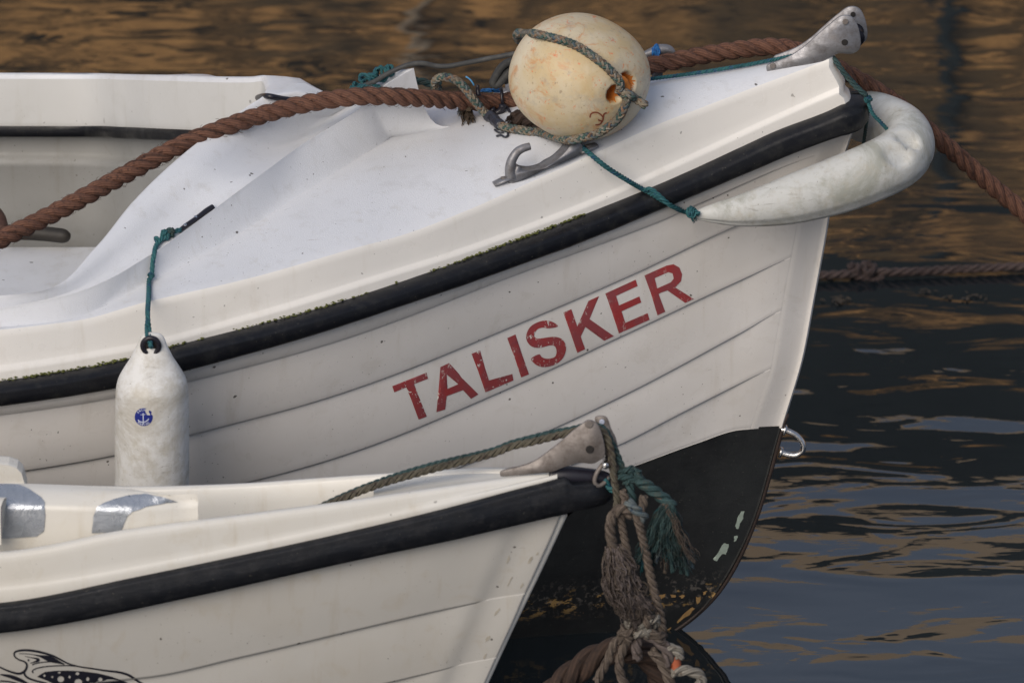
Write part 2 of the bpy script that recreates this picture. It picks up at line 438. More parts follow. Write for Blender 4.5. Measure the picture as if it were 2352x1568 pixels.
# ================================================================== SETTING
def water_mat():
    b = NB('harbour_water')
    h1 = b.noise(1, 2, .45, scale=(1.3, 3.2, 1), dist=.6)
    h2 = b.noise(1, 2, .5, scale=(3.8, 7.5, 1), dist=.9)
    h3 = b.noise(1, 2, .5, scale=(16, 52, 1), dist=.4)
    h4 = b.noise(1, 2, .5, scale=(60, 160, 1))
    geo = b.n('ShaderNodeNewGeometry'); sy = b.n('ShaderNodeSeparateXYZ'); b.l(geo.outputs['Position'], sy.inputs[0])
    lee = b.n('ShaderNodeMapRange'); lee.inputs[1].default_value = 1.2; lee.inputs[2].default_value = 2.1; lee.inputs[3].default_value = 1; lee.inputs[4].default_value = .70; b.l(sy.outputs[1], lee.inputs[0])
    near_ = b.n('ShaderNodeMapRange'); near_.inputs[1].default_value = .1; near_.inputs[2].default_value = .7; near_.inputs[3].default_value = .45; near_.inputs[4].default_value = 1; b.l(sy.outputs[1], near_.inputs[0])
    k = b.math('MULTIPLY', lee.outputs[0], near_.outputs[0])
    patch = b.ramp(b.noise(1, 2, .5, scale=(.9, 1.6, 1)), .38, .62, (.35,)*3, (1,)*3)
    nor = b.bump(b.math('MULTIPLY', h1, b.math('ADD', .35, b.math('MULTIPLY', k, .65))), 1.0, .0072)
    nor = b.bump(b.math('MULTIPLY', b.math('MULTIPLY', h2, k), patch), 1.0, .0032, nor)
    nor = b.bump(b.math('MULTIPLY', h3, k), 1.0, .00010, nor)
    return b.out((.010,.014,.017), .015, nor, IOR=1.66)
M['water'] = water_mat()
me_w = mesh('harbour_water', [(-40,-30,0),(40,-30,0),(40,11.2,0),(-40,11.2,0)], [(0,1,2,3)], M['water'], kind='structure')
me_w['label'] = 'dark rippled harbour water'
# sea bed under the water (never seen through the dark water, closes the place)
mesh('sea_bed', [(-40,-30,-2.2),(40,-30,-2.2),(40,11.5,-2.2),(-40,11.5,-2.2)], [(0,1,2,3)], plain('mud', (.08,.06,.04), .9), kind='structure')
# the sunlit quay on the far side, seen only mirrored in the water: weed-golden stone courses, a dark hedge, a pale roof edge
def quay_mat():
    b = NB('golden_weedy_stone')
    n = b.noise(1.7, 5, .62, scale=(1, 1, 1.9), dist=1.8); c = b.ramp(n, .40, .57, (.050,.038,.018), (1.0,.56,.21), (.50, (.42,.25,.10)))
    c = b.mix(b.ramp(b.noise(.9, 3, .6), .52, .64), c, (.22,.15,.075))
    c = b.mix(b.ramp(b.noise(5.5, 4, .7, scale=(1, 1, 2), dist=1), .57, .64), c, (.03,.024,.014))
    geo = b.n('ShaderNodeNewGeometry'); sz = b.n('ShaderNodeSeparateXYZ'); b.l(geo.outputs['Position'], sz.inputs[0])
    up = b.n('ShaderNodeMapRange'); up.inputs[1].default_value = 3.2; up.inputs[2].default_value = 3.9; b.l(b.math('ADD', sz.outputs[2], b.math('MULTIPLY', b.math('SUBTRACT', b.noise(.8, 4, .6), .5), 1.1)), up.inputs[0])
    c = b.mix(up.outputs[0], c, (.035,.036,.034))
    return b.out(c, .9, b.bump(b.noise(6, 5, .7), .8, .05))
M['quay'] = quay_mat()
q = thing('quay_wall', 'golden weed-stained stone quay wall across the water', 'wall', (0, 11.0, 0))
YW = 11.0
V, F = box(-40, 40, YW, YW+6, -2.2, 3.45); mesh('wall_face', V, F, M['quay'], q, smooth=False)
M['darkgreen'] = plain('dark_hedge', (.040,.050,.052), .95, 0, .5, 3)
hg = []
for i in range(160):
    x = -40 + i*.5; h = 4.22 + .35*noise.noise(Vector((x*.35, 0, 0))) + .22*noise.noise(Vector((x*1.9, 3, 0)))
    hg.append(box(x, x+.5, YW+.05, YW+2.4, 3.45, h))
V, F, _ = joinVF([(a, f) for a, f in hg]); 
single(mesh('hedge', V, F, M['darkgreen'], smooth=False), 'dark clipped hedge along the top of the far quay', 'hedge')
M['sandstone'] = plain('pale_sandstone', (.62,.48,.33), .9, 0, .3, 2)
tn = []
for i in range(16):
    x = -40 + i*5; tn.append(box(x+.05, x+4.95, YW+3.0, YW+3.6, 3.3, 5.88 + .10*math.sin(i*2.1)))
V, F, _ = joinVF([(a, f) for a, f in tn])
single(mesh('boundary_wall', V, F, M['sandstone'], smooth=False), 'pale sandstone boundary wall behind the hedge on the far quay', 'wall')

hr = thing('hanging_rope', 'pale rope hanging down the far quay wall, seen mirrored near the top edge', 'rope', (-.30, YW-.05, 2.4))
laid([(-.24, YW-.06, 3.6), (-.27, YW-.06, 3.1), (-.33, YW-.06, 2.8), (-.30, YW-.06, 2.2)], .022, hr, plain('pale_rope', (.62,.50,.36), .9), joined=True, step=.02)
dp = thing('crack_bar', 'added dark upright bar standing in for a crack in the far quay wall, mirrored at the top right', 'bar', (1.38, YW-.08, 0))
V, F, U_ = tube([(1.36, YW-.07, -.5), (1.37, YW-.07, 1.5), (1.40, YW-.07, 3.2)], .028, 10); mesh('bar_length', V, F, M['darkgreen'], dp)  # unseen bar, added so the water mirrors a dark crack in the wall

# ================================================================== THE CLINKER BOAT
XA = -2.6
boat = thing('sailing_boat', 'white clinker boat with red name lettering and black bottom, behind the cream boat', 'boat', (-1.0, 0, 0))
# crease = edge between deck and topside
Yc = pchip([-2.6,-1.8,-.84,-.60,-.34,-.154,.053,.256,.418,.50,.53], [-.70,-.685,-.588,-.51,-.417,-.321,-.202,-.100,-.040,-.022,-.018])
def lev(pp, off, ext):
    f = (lambda x: Yc(x)+off) if not callable(off) else off
    P = [onF(a, b_, f) for a, b_ in pp]
    P += [Vector((x, f(x), z)) for x, z in ext]
    return zfun(P), f, max(p.x for p in P)
crZ, crY, crX = lev([(0,755),(170,735),(340,690),(560,640),(817,567),(904,544),(1080,478),(1250,402),(1400,335),(1535,274),(1599,250),(1761,188),(1850,155),(1904,134)], 0, [(-1.8,.735),(-2.6,.76)])
rgZ, rgY, rgX = lev([(0,842),(302,794),(560,727),(816,650),(1109,556),(1350,464),(1599,352),(1760,277),(1915,208),(1927,203)], -.010, [(-1.8,.675),(-2.6,.70)])
stZ, stY, stX = lev([(0,875),(270,830),(400,795),(900,655),(1300,510),(1500,430),(1700,340),(1900,245),(1938,226)], -.016, [(-1.8,.65),(-2.6,.675)])
boZ, boY, boX = lev([(0,925),(260,885),(430,842),(900,700),(1100,632),(1300,560),(1520,470),(1700,395),(1900,318),(1958,300)], -.022, [(-1.8,.61),(-2.6,.635)])
cam_c = pchip([-2.6,-.84,-.34,-.126,.25,.5], [.03,.035,.044,.050,.026,.008])
def deckZ(x, y):
    wv = abs(Yc(x)); return crZ(x) + cam_c(x)*(1-min(1, (y/wv)**2))
def onDeck(px, py, h=0):
    p = onZ(px, py, .88)
    for _ in range(25): p = onZ(px, py, .5*p.z + .5*(deckZ(p.x, p.y)+h))
    return p
# breakwater: base, crest, groove behind it, cockpit lip
base = [onDeck(*a) for a in [(1035,248),(935,300),(860,340),(700,440),(560,530),(400,620),(250,697),(150,735)]]
base[0].y = 0; base[0].z = deckZ(base[0].x, 0)
def oz(l): return [onZ(a, b_, c) for a, b_, c in l]
def ofar(px, py, pyf, dz=0):
    # height at which the point and its mirror image across the boat are seen at py and pyf
    lo, hi = .6, 1.1
    for _ in range(40):
        z = (lo+hi)/2; p = onZ(px, py, z); d = Vector((p.x, -p.y, z))-EYE
        q_ = 784-1400*DIST*d.dot(UP)/d.dot(FWD)
        if q_ > pyf: lo = z
        else: hi = z
    return onZ(px, py, z+dz)
def fpy(px): return 166+14*max(0, px)/700
crest = oz([(950,161,.99),(880,200,.965),(817,258,.93),(700,330,.902)]) + [ofar(a, b_, fpy(a)+10) for a, b_ in [(600,402),(470,498),(340,590),(170,675)]]
groove = oz([(842,207,.945),(826,216,.94),(785,240,.922),(672,314,.888)]) + [ofar(a, b_, fpy(a)+16) for a, b_ in [(578,386),(446,480),(308,577),(130,672)]]
lip = oz([(628,206,.955),(606,220,.956)]) + [ofar(570,244,176)] + [ofar(a, b_, fpy(a)) for a, b_ in [(507,287),(399,373),(310,460),(222,567),(100,667)]]
for c in (crest, groove, lip): c[0].y = 0
groove[0] = Vector((-.235, 0, .945)); crest[0] = Vector((onZ(950,161,.99).x, 0, .985)); lip[0] = Vector((-.392, 0, .957))
for c, dy, dz in ((base,.008,.001),(crest,.020,.012),(groove,.034,.014),(lip,.066,.036)):
    for x in (-1.05, -1.8, -2.6): c.append(Vector((x, Yc(x)+dy, crZ(x)+dz)))
NK = 150
cb, cc, cg, cl = (knots3(c, NK) for c in (base, crest, groove, lip))
for c in (cb, cc, cg, cl):
    for p in c: p.y = min(p.y, 0)
def lerp_row(a, b_, t, dz=0): return [p.lerp(q_, t)+Vector((0,0,dz)) for p, q_ in zip(a, b_)]
def env(a, b_, k):   # height added in mid strip, scaled by the strip's width
    return k
rows = [cb]
for t in (.12,.25,.4,.55,.7,.82,.92):
    r = lerp_row(cb, cc, t)
    for i_, (p, q_, s_) in enumerate(zip(r, cb, cc)):
        e_ = 1.35 + 1.9*math.exp(-i_/7); p.z = q_.z + (s_.z-q_.z)*t**e_
    rows.append(r)
rows.append([q_.lerp(s_, .985)+Vector((0,0,.0006)) for q_, s_ in zip(rows[-1], cc)]); rows.append([p+Vector((0,0,.0015)) for p in cc])
rows.append([p.lerp(q_, .03)+Vector((0,0,-.0003)) for p, q_ in zip(cc, cg)])
rows.append([p.lerp(q_, .05)+Vector((0,0,-.002)) for p, q_ in zip(cc, cg)])
rows.append([p.lerp(q_, .10)+Vector((0,0,-.0095)) for p, q_ in zip(cc, cg)])
rows.append([p.lerp(q_, .5)+Vector((0,0,-.0095)) for p, q_ in zip(cc, cg)])
rows.append([p+Vector((0,0,-.007)) for p in cg])
for t in (.1,.22,.36,.5,.64,.78,.9,.96):
    r = lerp_row(cg, cl, t)
    for p, q_, s_ in zip(r, cg, cl): p.z += (s_-q_).length*.06*math.sin(math.pi*t*1.0) - (s_-q_).length*.10*math.sin(math.pi*min(1,t*1.6)) - .007*(1-t)**2
    rows.append(r)
rows.append(cl)
inn = Vector((-.001, .006, 0))
def off_in(c, d, dz):       # towards the cockpit
    out = []
    for i, p in enumerate(c):
        t = (c[min(i+1, len(c)-1)]-c[max(i-1,0)]); t.z = 0; t.normalize()
        nrm = Vector((t.y, -t.x, 0))
        if nrm.dot(Vector((-.5, 1, 0))) < 0: nrm = -nrm
        q_ = p + nrm*d; q_.y = min(q_.y, 0); q_.z = p.z+dz; out.append(q_)
    return out
rows.append(off_in(cl, .004, -.003)); rows.append(off_in(cl, .006, -.009))
nlip = len(rows)
rim = joinVF([grid(rows), mirror(grid(rows))])
coam = mesh('cockpit_coaming', rim[0], rim[1], M['deck'], boat, uv=rim[2])
# inner face of the coaming and what hangs below it
faces = [off_in(cl, .006, -.009), off_in(cl, .0065, -.06), off_in(cl, .004, -.098)]
cf = joinVF([grid(faces), mirror(grid(faces))]); mesh('coaming_face', cf[0], cf[1], M['face'], boat, uv=cf[2])
edge = [off_in(cl, .010, -.092), off_in(cl, .012, -.097), off_in(cl, .012, -.110), off_in(cl, .004, -.114), off_in(cl, -.02, -.112)]
ef = joinVF([grid(edge), mirror(grid(edge))]); mesh('edge_trim', ef[0], ef[1], M['strake'], boat, uv=ef[2])
# inside of the hull
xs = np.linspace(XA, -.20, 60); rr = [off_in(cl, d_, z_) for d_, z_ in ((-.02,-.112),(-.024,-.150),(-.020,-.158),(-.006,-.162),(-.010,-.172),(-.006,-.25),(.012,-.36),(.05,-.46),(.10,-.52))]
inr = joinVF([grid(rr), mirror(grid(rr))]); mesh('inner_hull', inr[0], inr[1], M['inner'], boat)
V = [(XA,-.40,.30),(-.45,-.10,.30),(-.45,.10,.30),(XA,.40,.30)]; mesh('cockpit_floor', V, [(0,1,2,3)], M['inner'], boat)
# bench
def rbox(x0,x1,y0,y1,za,zb,r=.012):
    V = []; F = []
    secs = [(za,0),(zb-r,0),(zb-r*.3,r*.3),(zb,r)]
    for z, i in secs:
        c = [(x0+i,y0+i),(x1-i,y0+i),(x1-i,y1-i),(x0+i,y1-i)]
        pts = []
        for k,(x,y) in enumerate(c):
            sx = 1 if x < (x0+x1)/2 else -1; sy = 1 if y < (y0+y1)/2 else -1
            rc = r*1.6; a, b_ = (x+sx*rc, y), (x, y+sy*rc)
            pts += [b_, a] if k in (0,2) else [a, b_]
        V += [(x,y,z) for x,y in pts]
    n = 8
    for j in range(3):
        for k in range(n): F.append((j*n+k, j*n+(k+1)%n, (j+1)*n+(k+1)%n, (j+1)*n+k))
    F.append(tuple(3*n+k for k in range(n)))
    return V, F
V, F = rbox(-1.15, -.58, -.36, .385, .44, .54); mesh('bench_seat', V, F, M['deck'], boat, smooth=False)
# deck: cross sections from the middle (or the breakwater) out to the topside
by = sorted([(p.x, p.y, p.z) for p in cb], key=lambda p: p[0])
bxs = [p[0] for p in by]
def innerY(x):
    if x >= bxs[-1]: return 0.0
    return float(np.interp(x, bxs, [p[1] for p in by]))
def innerZ(x):
    if x >= bxs[-1]: return deckZ(x, 0)
    return float(np.interp(x, bxs, [p[2] for p in by]))
NS = 190
ts = [ (i/(NS-1)) for i in range(NS)]
def X_at(t, xs_): return xs_ + (XA-xs_)*(t**1.35)
secs = []
for t in ts:
    x = X_at(t, crX); yc = Yc(x); zc = crZ(x); yi = innerY(x); zi = innerZ(x); row = []
    rf = min(.008, abs(yc-yi)*.3)
    for k in range(15):
        u = k/14; y = yi + (yc+rf-yi)*u
        z = deckZ(x, y); z += (zi-deckZ(x, yi))*(1-u)
        row.append(Vector((x, y, z)))
    def sp(zf, yf, xmax, dz=0, dy=0):
        X = X_at(t, xmax); return Vector((X, yf(X)+dy, zf(X)+dz))
    row.append(sp(crZ, crY, crX, -.0014, -.0006))
    row.append(sp(crZ, crY, crX, -.006, -.0035))
    row.append(sp(crZ, crY, crX, -.014, -.0045))
    for u in (.4, .7): 
        a = sp(crZ, crY, crX, -.014, -.0045); b_ = sp(rgZ, rgY, rgX, .004, 0); row.append(a.lerp(b_, u))
    row.append(sp(rgZ, rgY, rgX, .004)); row.append(sp(rgZ, rgY, rgX, .001, -.001)); row.append(sp(rgZ, rgY, rgX, -.003, -.006)); row.append(sp(rgZ, rgY, rgX, -.008, -.007))
    row.append(sp(stZ, stY, stX)); row.append(sp(boZ, boY, boX))
    secs.append(row)
cols = list(map(list, zip(*secs)))
dk = cols[:16]; sd_ = cols[15:]
dkm = joinVF([grid(dk), mirror(grid(dk))]); deck = mesh('foredeck', dkm[0], dkm[1], M['deck'], boat, uv=dkm[2])
# stem head closes the bow between the two topsides
head = []
for c in sd_:
    p = c[0]; y0 = p.y
    head.append([Vector((p.x + .011*(1-(2*u-1)**2)**.6, y0*(1-2*u), p.z)) for u in np.linspace(0, 1, 9)])
hd = grid(head); p0 = cols[15][0]
capr = [[Vector((c[0].x, c[0].y, c[0].z)) for c in dk][::-1], [Vector((c[0].x, -c[0].y, c[0].z)) for c in dk][::-1]]
hcap = [[Vector((p0.x, p0.y*(1-2*u), p0.z + .012*(1-(2*u-1)**2))) for u in np.linspace(0,1,9)], head[0]]
sdm = joinVF([grid(sd_), mirror(grid(sd_)), hd, grid(hcap)]); side = mesh('topside_band', sdm[0], sdm[1], M['band'], boat, uv=sdm[2])

# rubbing strake
mid = []; hs = []
def strk(x):
    y = (stY(x)+boY(x))/2; return Vector((x, y-.002, (stZ(x)+boZ(x))/2-.004*smoothstep((x-.42)/.1))), (stZ(x)-boZ(x))/2*(1-.20*smoothstep((x-.40)/.12))
nearp = [strk(X_at(t, .532)) for t in np.linspace(1, 0, 150)]
xt = nearp[-1][0]; arc = []
for a in np.linspace(0, math.pi, 13)[1:-1]:
    arc.append((Vector((xt.x + .020*math.sin(a), xt.y*math.cos(a), xt.z + .004*math.sin(a))), nearp[-1][1]))
pts = nearp + arc + [(Vector((p.x, -p.y, p.z)), h) for p, h in reversed(nearp)]
prof = [(-.004,1.0),(.004,1.02),(.013,.98),(.021,.78),(.025,.62),(.0255,.45),(.0265,.1),(.0265,-.5),(.022,-.80),(.013,-1.0),(-.004,-1.02)]
rws = []
cen = [p for p, h in pts]
for o, zz in prof:
    row = []
    for i, (p, h) in enumerate(pts):
        t = cen[min(i+1,len(cen)-1)]-cen[max(i-1,0)]; t.z = 0; t.normalize(); nrm = Vector((t.y, -t.x, 0))
        jig = .0006*noise.noise(Vector((p.x*30, p.y*30, zz*2)))
        row.append(p + nrm*(o+jig) + Vector((0,0,h*1.04*zz)))
    rws.append(row)
g = grid(rws); strake = mesh('rubbing_strake', g[0], g[1], M['strake'], boat, uv=g[2])
# loose flap at the strake's forward end
fl = [onY(1944,219,.01), onY(1962,212,.012), onY(1985,216,.012), onY(1998,228,.006)]
V, F, UVt = tube(catmull(fl, .004), .0045, 8, True, .5); mesh('strake_flap', V, F, M['strake'], boat)

# hull levels ------------------------------------------------------
sf = pchip([0,.05,.14,.3,.5,.71,.9,1.4,2.2,3.2],[.006,.030,.063,.130,.226,.343,.437,.61,.71,.73])
stem_px = [(1958,300),(1912,515),(1880,640),(1845,800),(1806,950),(1793,985),(1765,1090),(1730,1200),(1680,1310),(1620,1390),(1530,1460),(1400,1530)]
stemP = [onY(a, b_, 0) for a, b_ in stem_px]
stemX = pchip([p.z for p in stemP], [p.x for p in stemP])
class Level:
    def __init__(s, pp, f, ext, stem=None):
        s.f = f
        sp_ = onY(*stem, 0); s.xs = sp_.x
        P = [Vector((sp_.x, -.006, sp_.z))]
        for a, b_ in pp: P.append(onF(a, b_, lambda x: s.Y(x)))
        for x, z in ext: P.append(Vector((x, s.Y(x), z)))
        s.Z = zfun(P)
    def Y(s, x): return -(sf(max(0, s.xs-x))*s.f) if s.xs-x > 0 else -.006
    def at(s, t): x = s.xs+(XA-s.xs)*t; return Vector((x, s.Y(x), s.Z(x)))
LV = [
 Level([(1900,318),(1700,395),(1520,470),(1300,560),(1100,632),(900,700),(430,842),(260,885),(0,925)], 1.0, [(-1.8,.61),(-2.6,.635)], (1956,300)),
 Level([(1909,347),(1598,472),(1513,510),(1134,651),(782,782),(434,876),(260,914),(0,953)], .99, [(-1.8,.58),(-2.6,.60)], (1944,335)),
 Level([(1677,526),(1450,633),(1150,762),(782,905),(437,1000),(260,1047),(55,1082)], .955, [(-1.8,.47),(-2.6,.49)], (1915,425)),
 Level([(1825,590),(1701,645),(1450,763),(1150,901),(782,1049),(590,1103),(200,1190)], .91, [(-1.8,.37),(-2.6,.38)], (1890,565)),
 Level([(1795,715),(1701,766),(1450,900),(1232,1002),(900,1130),(200,1300)], .86, [(-1.8,.27),(-2.6,.28)], (1867,688)),
 Level([(1740,862),(1701,881),(1560,952),(1423,1022),(1200,1110),(900,1205),(200,1370)], .80, [(-1.8,.19),(-2.6,.20)], (1843,815)),
 Level([(1700,987),(1600,1018),(1460,1069),(1200,1160),(800,1270),(200,1420)], .73, [(-1.8,.12),(-2.6,.13)], (1794,980)),
 Level([(1500,1225),(1200,1310),(800,1400)], .56, [(-1.2,.03),(-2.6,.02)], (1722,1215)),
 Level([(1400,1400),(1200,1440),(800,1500)], .34, [(-1.2,-.05),(-2.6,-.06)], (1610,1400)),
 Level([], .012, [(.1,-.07),(-.4,-.18),(-2.6,-.22)], (1490,1485)),
]
tl = [ (i/139)**1.6 for i in range(140)]
LAP = .0048
def fade(s): return smoothstep((s-.052)/.09)
hullobs = []
for k in range(1, 7):
    A, B = LV[k-1], LV[k]
    for sgn in (-1, 1):
        rws = []
        i0 = next(i for i, t in enumerate(tl) if (LV[0].xs-XA)*t > .05)
        top, bot, ret = [], [], []
        for t in tl[i0:]:
            a, b_ = A.at(t), B.at(t)
            fa = fade(A.xs-a.x) if k > 1 else 0; fb = fade(B.xs-b_.x) if k < 6 else 0
            a = a+Vector((0, LAP*fa, .004*fa)); bb = b_+Vector((0, 0, 0)); rt = b_+Vector((0, LAP*1.6*fb, .0006*fb))
            top.append(a); bot.append(bb); ret.append(rt)
        mids = [[p.lerp(q_, u)+Vector((0, -.0042*math.sin(math.pi*u)*smoothstep((B.xs-p.x-.05)/.35), 0)) for p, q_ in zip(top, bot)] for u in (.25,.5,.75,.9)]
        mids.append([p.lerp(q_, .978)+Vector((0,-.0004,0)) for p, q_ in zip(top, bot)])
        g = grid([top]+mids+[[p+Vector((0,.0006,0)) for p in bot], ret])
        if sgn > 0: g = mirror(g)
        o = mesh('plank', g[0], g[1], M['hull'], boat, uv=g[2]); hullobs.append(o)
# stem: the smooth bar that the planks run into
rws = []
for lv in LV[:7]:
    row = []
    for s in (.0515+.012, .05, .042, .03, .018, .009, .004, 0):
        x = lv.xs - s*(LV[0].xs-XA)/(LV[0].xs-XA); yy = lv.Y(x)
        y = yy + .0035*smoothstep((.05-s)/.03)*(1 if s > .002 else 0)
        if s > .055: y += .002
        row.append(Vector((x, min(-.004, y), lv.Z(x))))
    rws.append(row)
# resample vertically along the stem curve
def vres(rows_, n):
    cols_ = list(zip(*rows_)); out = [knots3(list(c), n) for c in cols_]; return list(map(list, zip(*out)))
rws = vres(rws, 40); st = joinVF([grid(rws), mirror(grid(rws))])
front = [[r[-1].copy(), r[-1]+Vector((.003,.004,0)), Vector((r[-1].x+.003, 0, r[-1].z)), Vector((r[-1].x, -r[-1].y, r[-1].z))] for r in rws]
st = joinVF([st, grid(front)]); hullobs.append(mesh('stem', st[0], st[1], M['hull'], boat, uv=st[2]))
# black bottom
bl = []
for lv in LV[6:]:
    bl.append([lv.at(t)+Vector((0,.0,0)) for t in tl])
bl[0] = [p+Vector((0,.001,.003)) for p in bl[0]]
sub = vres(bl, 36)
bt = joinVF([grid(sub), mirror(grid(sub))])
fr = [[c[0], Vector((c[0].x+.003, 0, c[0].z)), Vector((c[0].x, -c[0].y, c[0].z))] for c in sub]
bt = joinVF([bt, grid(fr)]); bottom = mesh('bottom', bt[0], bt[1], M['bottom'], boat, uv=bt[2], label='black painted bottom')
# transom
tv = [Vector((XA, crY(XA), crZ(XA)))]+[lv.at(1) for lv in LV]
V = tv+[Vector((p.x, -p.y, p.z)) for p in tv]; n = len(tv); F = [(i, i+1, n+i+1, n+i) for i in range(n-1)]
mesh('transom', V, F, M['hull'], boat, smooth=False)
BV_hull = bvh_of(hullobs+[side, strake, bottom]); BV_deck = bvh_of([deck, coam, side]); BV_all = bvh_of(hullobs+[side, strake, bottom, deck, coam])
# ================================================================== FITTINGS OF THE CLINKER BOAT
def plate(px_poly, fY, th, shift=(0,0,0), bev=.0012):
    """a cast plate: outline seen on the photograph, standing in the upright plane Y = fY(X), with real thickness"""
    P = [onF(a, b_, fY)+Vector(shift) for a, b_ in px_poly]; n = len(P)
    c = sum(P, Vector())/n
    t = Vector((1, (fY(P[0].x+.1)-fY(P[0].x))/.1, 0)).normalized(); nn = Vector((t.y, -t.x, 0))
    lay = []
    for d, k in ((th/2, bev), (th/2-bev, 0), (-th/2+bev, 0), (-th/2, bev)):
        row = []
        for i, p in enumerate(P):
            a = (P[(i+1) % n]-P[i-1]).normalized(); inn_ = nn.cross(a).normalized()
            if inn_.dot(c-p) < 0 and k: pass
            row.append(p + nn*d + (c-p).normalized()*k)
        lay.append(row)
    V = [p for r in lay for p in r]; F = []
    for j in range(3):
        for i in range(n): F.append((j*n+i, j*n+(i+1) % n, (j+1)*n+(i+1) % n, (j+1)*n+i))
    F.append(tuple(range(n))[::-1]); F.append(tuple(3*n+i for i in range(n)))
    return V, F
def smooth_poly(poly, k=4):
    P = [Vector((a, b_)) for a, b_ in poly]; n = len(P); out = []
    for i in range(n):
        a, b_, c, d = P[i-1], P[i], P[(i+1) % n], P[(i+2) % n]
        for j in range(k):
            t = j/k; out.append(0.5*((2*b_)+(c-a)*t+(2*a-5*b_+4*c-d)*t*t+(3*b_-a-3*c+d)*t**3))
    return [(p.x, p.y) for p in out]
def cyl(c, ax, r, h, seg=16, bev=.15):
    c = Vector(c); ax = Vector(ax).normalized()
    return tube([c-ax*h/2, c-ax*h*(.5-bev*.2), c, c+ax*h*(.5-bev*.2), c+ax*h/2], lambda t: r*(1-bev if t in (0, 1) else 1), seg)
def disc_on(px, py, r, fY, m, parent, name, h=.002, off=.004):
    p = onF(px, py, fY)+Vector((0,-off,0)); V, F, U_ = cyl(p, (0,1,0), r, h); return mesh(name, V, F, m, parent)

# cast bow roller on the stem head
fN = lambda x: -.020
cheek = smooth_poly([z3(*p) for p in [(650,465),(652,432),(700,412),(800,372),(900,305),(1000,215),(1090,140),(1135,108),(1180,100),(1222,118),(1250,165),(1268,230),(1272,300),(1250,338),(1205,356),(1140,352),(1085,370),(1010,415),(930,445),(820,464),(720,478),(662,482)]], 3)
br = thing('dummy', 'x', 'x'); bpy.data.objects.remove(br)
roller = mesh('bow_roller', *plate(cheek, fN, .0045), M['cast'], boat)
far_ch = plate(cheek, fN, .0045, (.0125, .040, .0015)); mesh('cheek_plate', far_ch[0], far_ch[1], M['cast'], roller)
pr = onF(*z3(1222, 262), fN)+Vector((.004,.019,.001)); V, F, U_ = tube([pr+Vector((0,d,0)) for d in (-.016,-.012,-.004,.004,.012,.016)], lambda t: .0150-.005*math.sin(math.pi*t), 20); mesh('roller_wheel', V, F, M['black'], roller)
pb = [onF(*z3(a, b_), fN) for a, b_ in [(655,474),(780,462),(930,440),(1040,405)]]
gb = grid([pb, [p+Vector((.006,.036,.001)) for p in pb], [p+Vector((.006,.036,-.004)) for p in pb]]); mesh('base_plate', gb[0], gb[1], M['cast'], roller)
disc_on(*z3(1170,140), .0048, fN, M['cast2'], roller, 'pin'); disc_on(*z3(1166,278), .0052, fN, M['darkdisc'], roller, 'pin', .001, .0030); 
p = onF(*z3(1221,97), lambda x: fN(x)+.037); V, F, U_ = cyl(p, (0,1,0), .0042, .002); mesh('pin', V, F, M['darkdisc'], roller)
disc_on(*z3(690,432), .005, fN, M['cast2'], roller, 'screw', .002, .003)

# horned fairlead on the near deck edge (and its twin on the far edge)
def fairlead(sgn):
    a = hit(BV_deck, *z2(1040,1208)); b_ = hit(BV_deck, *z2(1665,978)); k = (b_.y-a.y)/(b_.x-a.x)
    fF = lambda x: a.y+k*(x-a.x)-.004-.012*math.sin(math.pi*max(0, min(1, (x-a.x)/(b_.x-a.x))))
    root_ = None
    body = smooth_poly([z2(*p) for p in [(1098,1208),(1125,1150),(1150,1095),(1180,1118),(1250,1128),(1330,1108),(1410,1060),(1470,1005),(1510,955),(1545,935),(1575,965),(1600,995),(1560,1022),(1440,1078),(1300,1135),(1180,1190)]], 3)
    V, F = plate(body, fF, .024, (0,.006,0), .003)
    def fl(V): return [Vector((v[0], sgn*v[1] if sgn < 0 else v[1], v[2])) for v in V]
    o = mesh('fairlead', fl(V), F, M['cast'], boat)
    def on(x, y, h): return onF(*z2(x, y), fF)+Vector((0,0,h))
    hp = catmull([on(1128,1185,0), on(1120,1120,0), on(1132,1060,0), on(1165,1008,0), on(1205,982,0), on(1252,968,0)], .003)
    V, F, U_ = tube(hp, lambda t: .0092-.0032*t, 12); mesh('horn', fl(V), F, M['cast'], o)
    hp = catmull([on(1590,1005,0), on(1565,960,0), on(1535,930,0), on(1500,915,.0)], .003)
    V, F, U_ = tube(hp, lambda t: .0075-.0026*t, 10); mesh('horn', fl(V), F, M['cast'], o)
    for x, y, x2, y2 in ((1012,1222,1140,1172),(1580,1008,1690,962)):
        q_ = [on(x,y,.001), on((x+x2)/2,(y+y2)/2,.002), on(x2,y2,.001)]
        V, F, U_ = tube(q_, lambda t: .0105 if .2 < t < .8 else .009, 12, True, .35); mesh('foot_pad', fl(V), F, M['cast'], o)
        c_ = q_[1]+Vector((0,-.001,.0038)); V, F, U_ = cyl(c_, (0,0,1), .0045, .0015); mesh('screw', fl(V), F, M['cast2'], o)
        mm = (q_[2]-q_[0]).normalized()
    return o
fairlead(1); fairlead(-1)

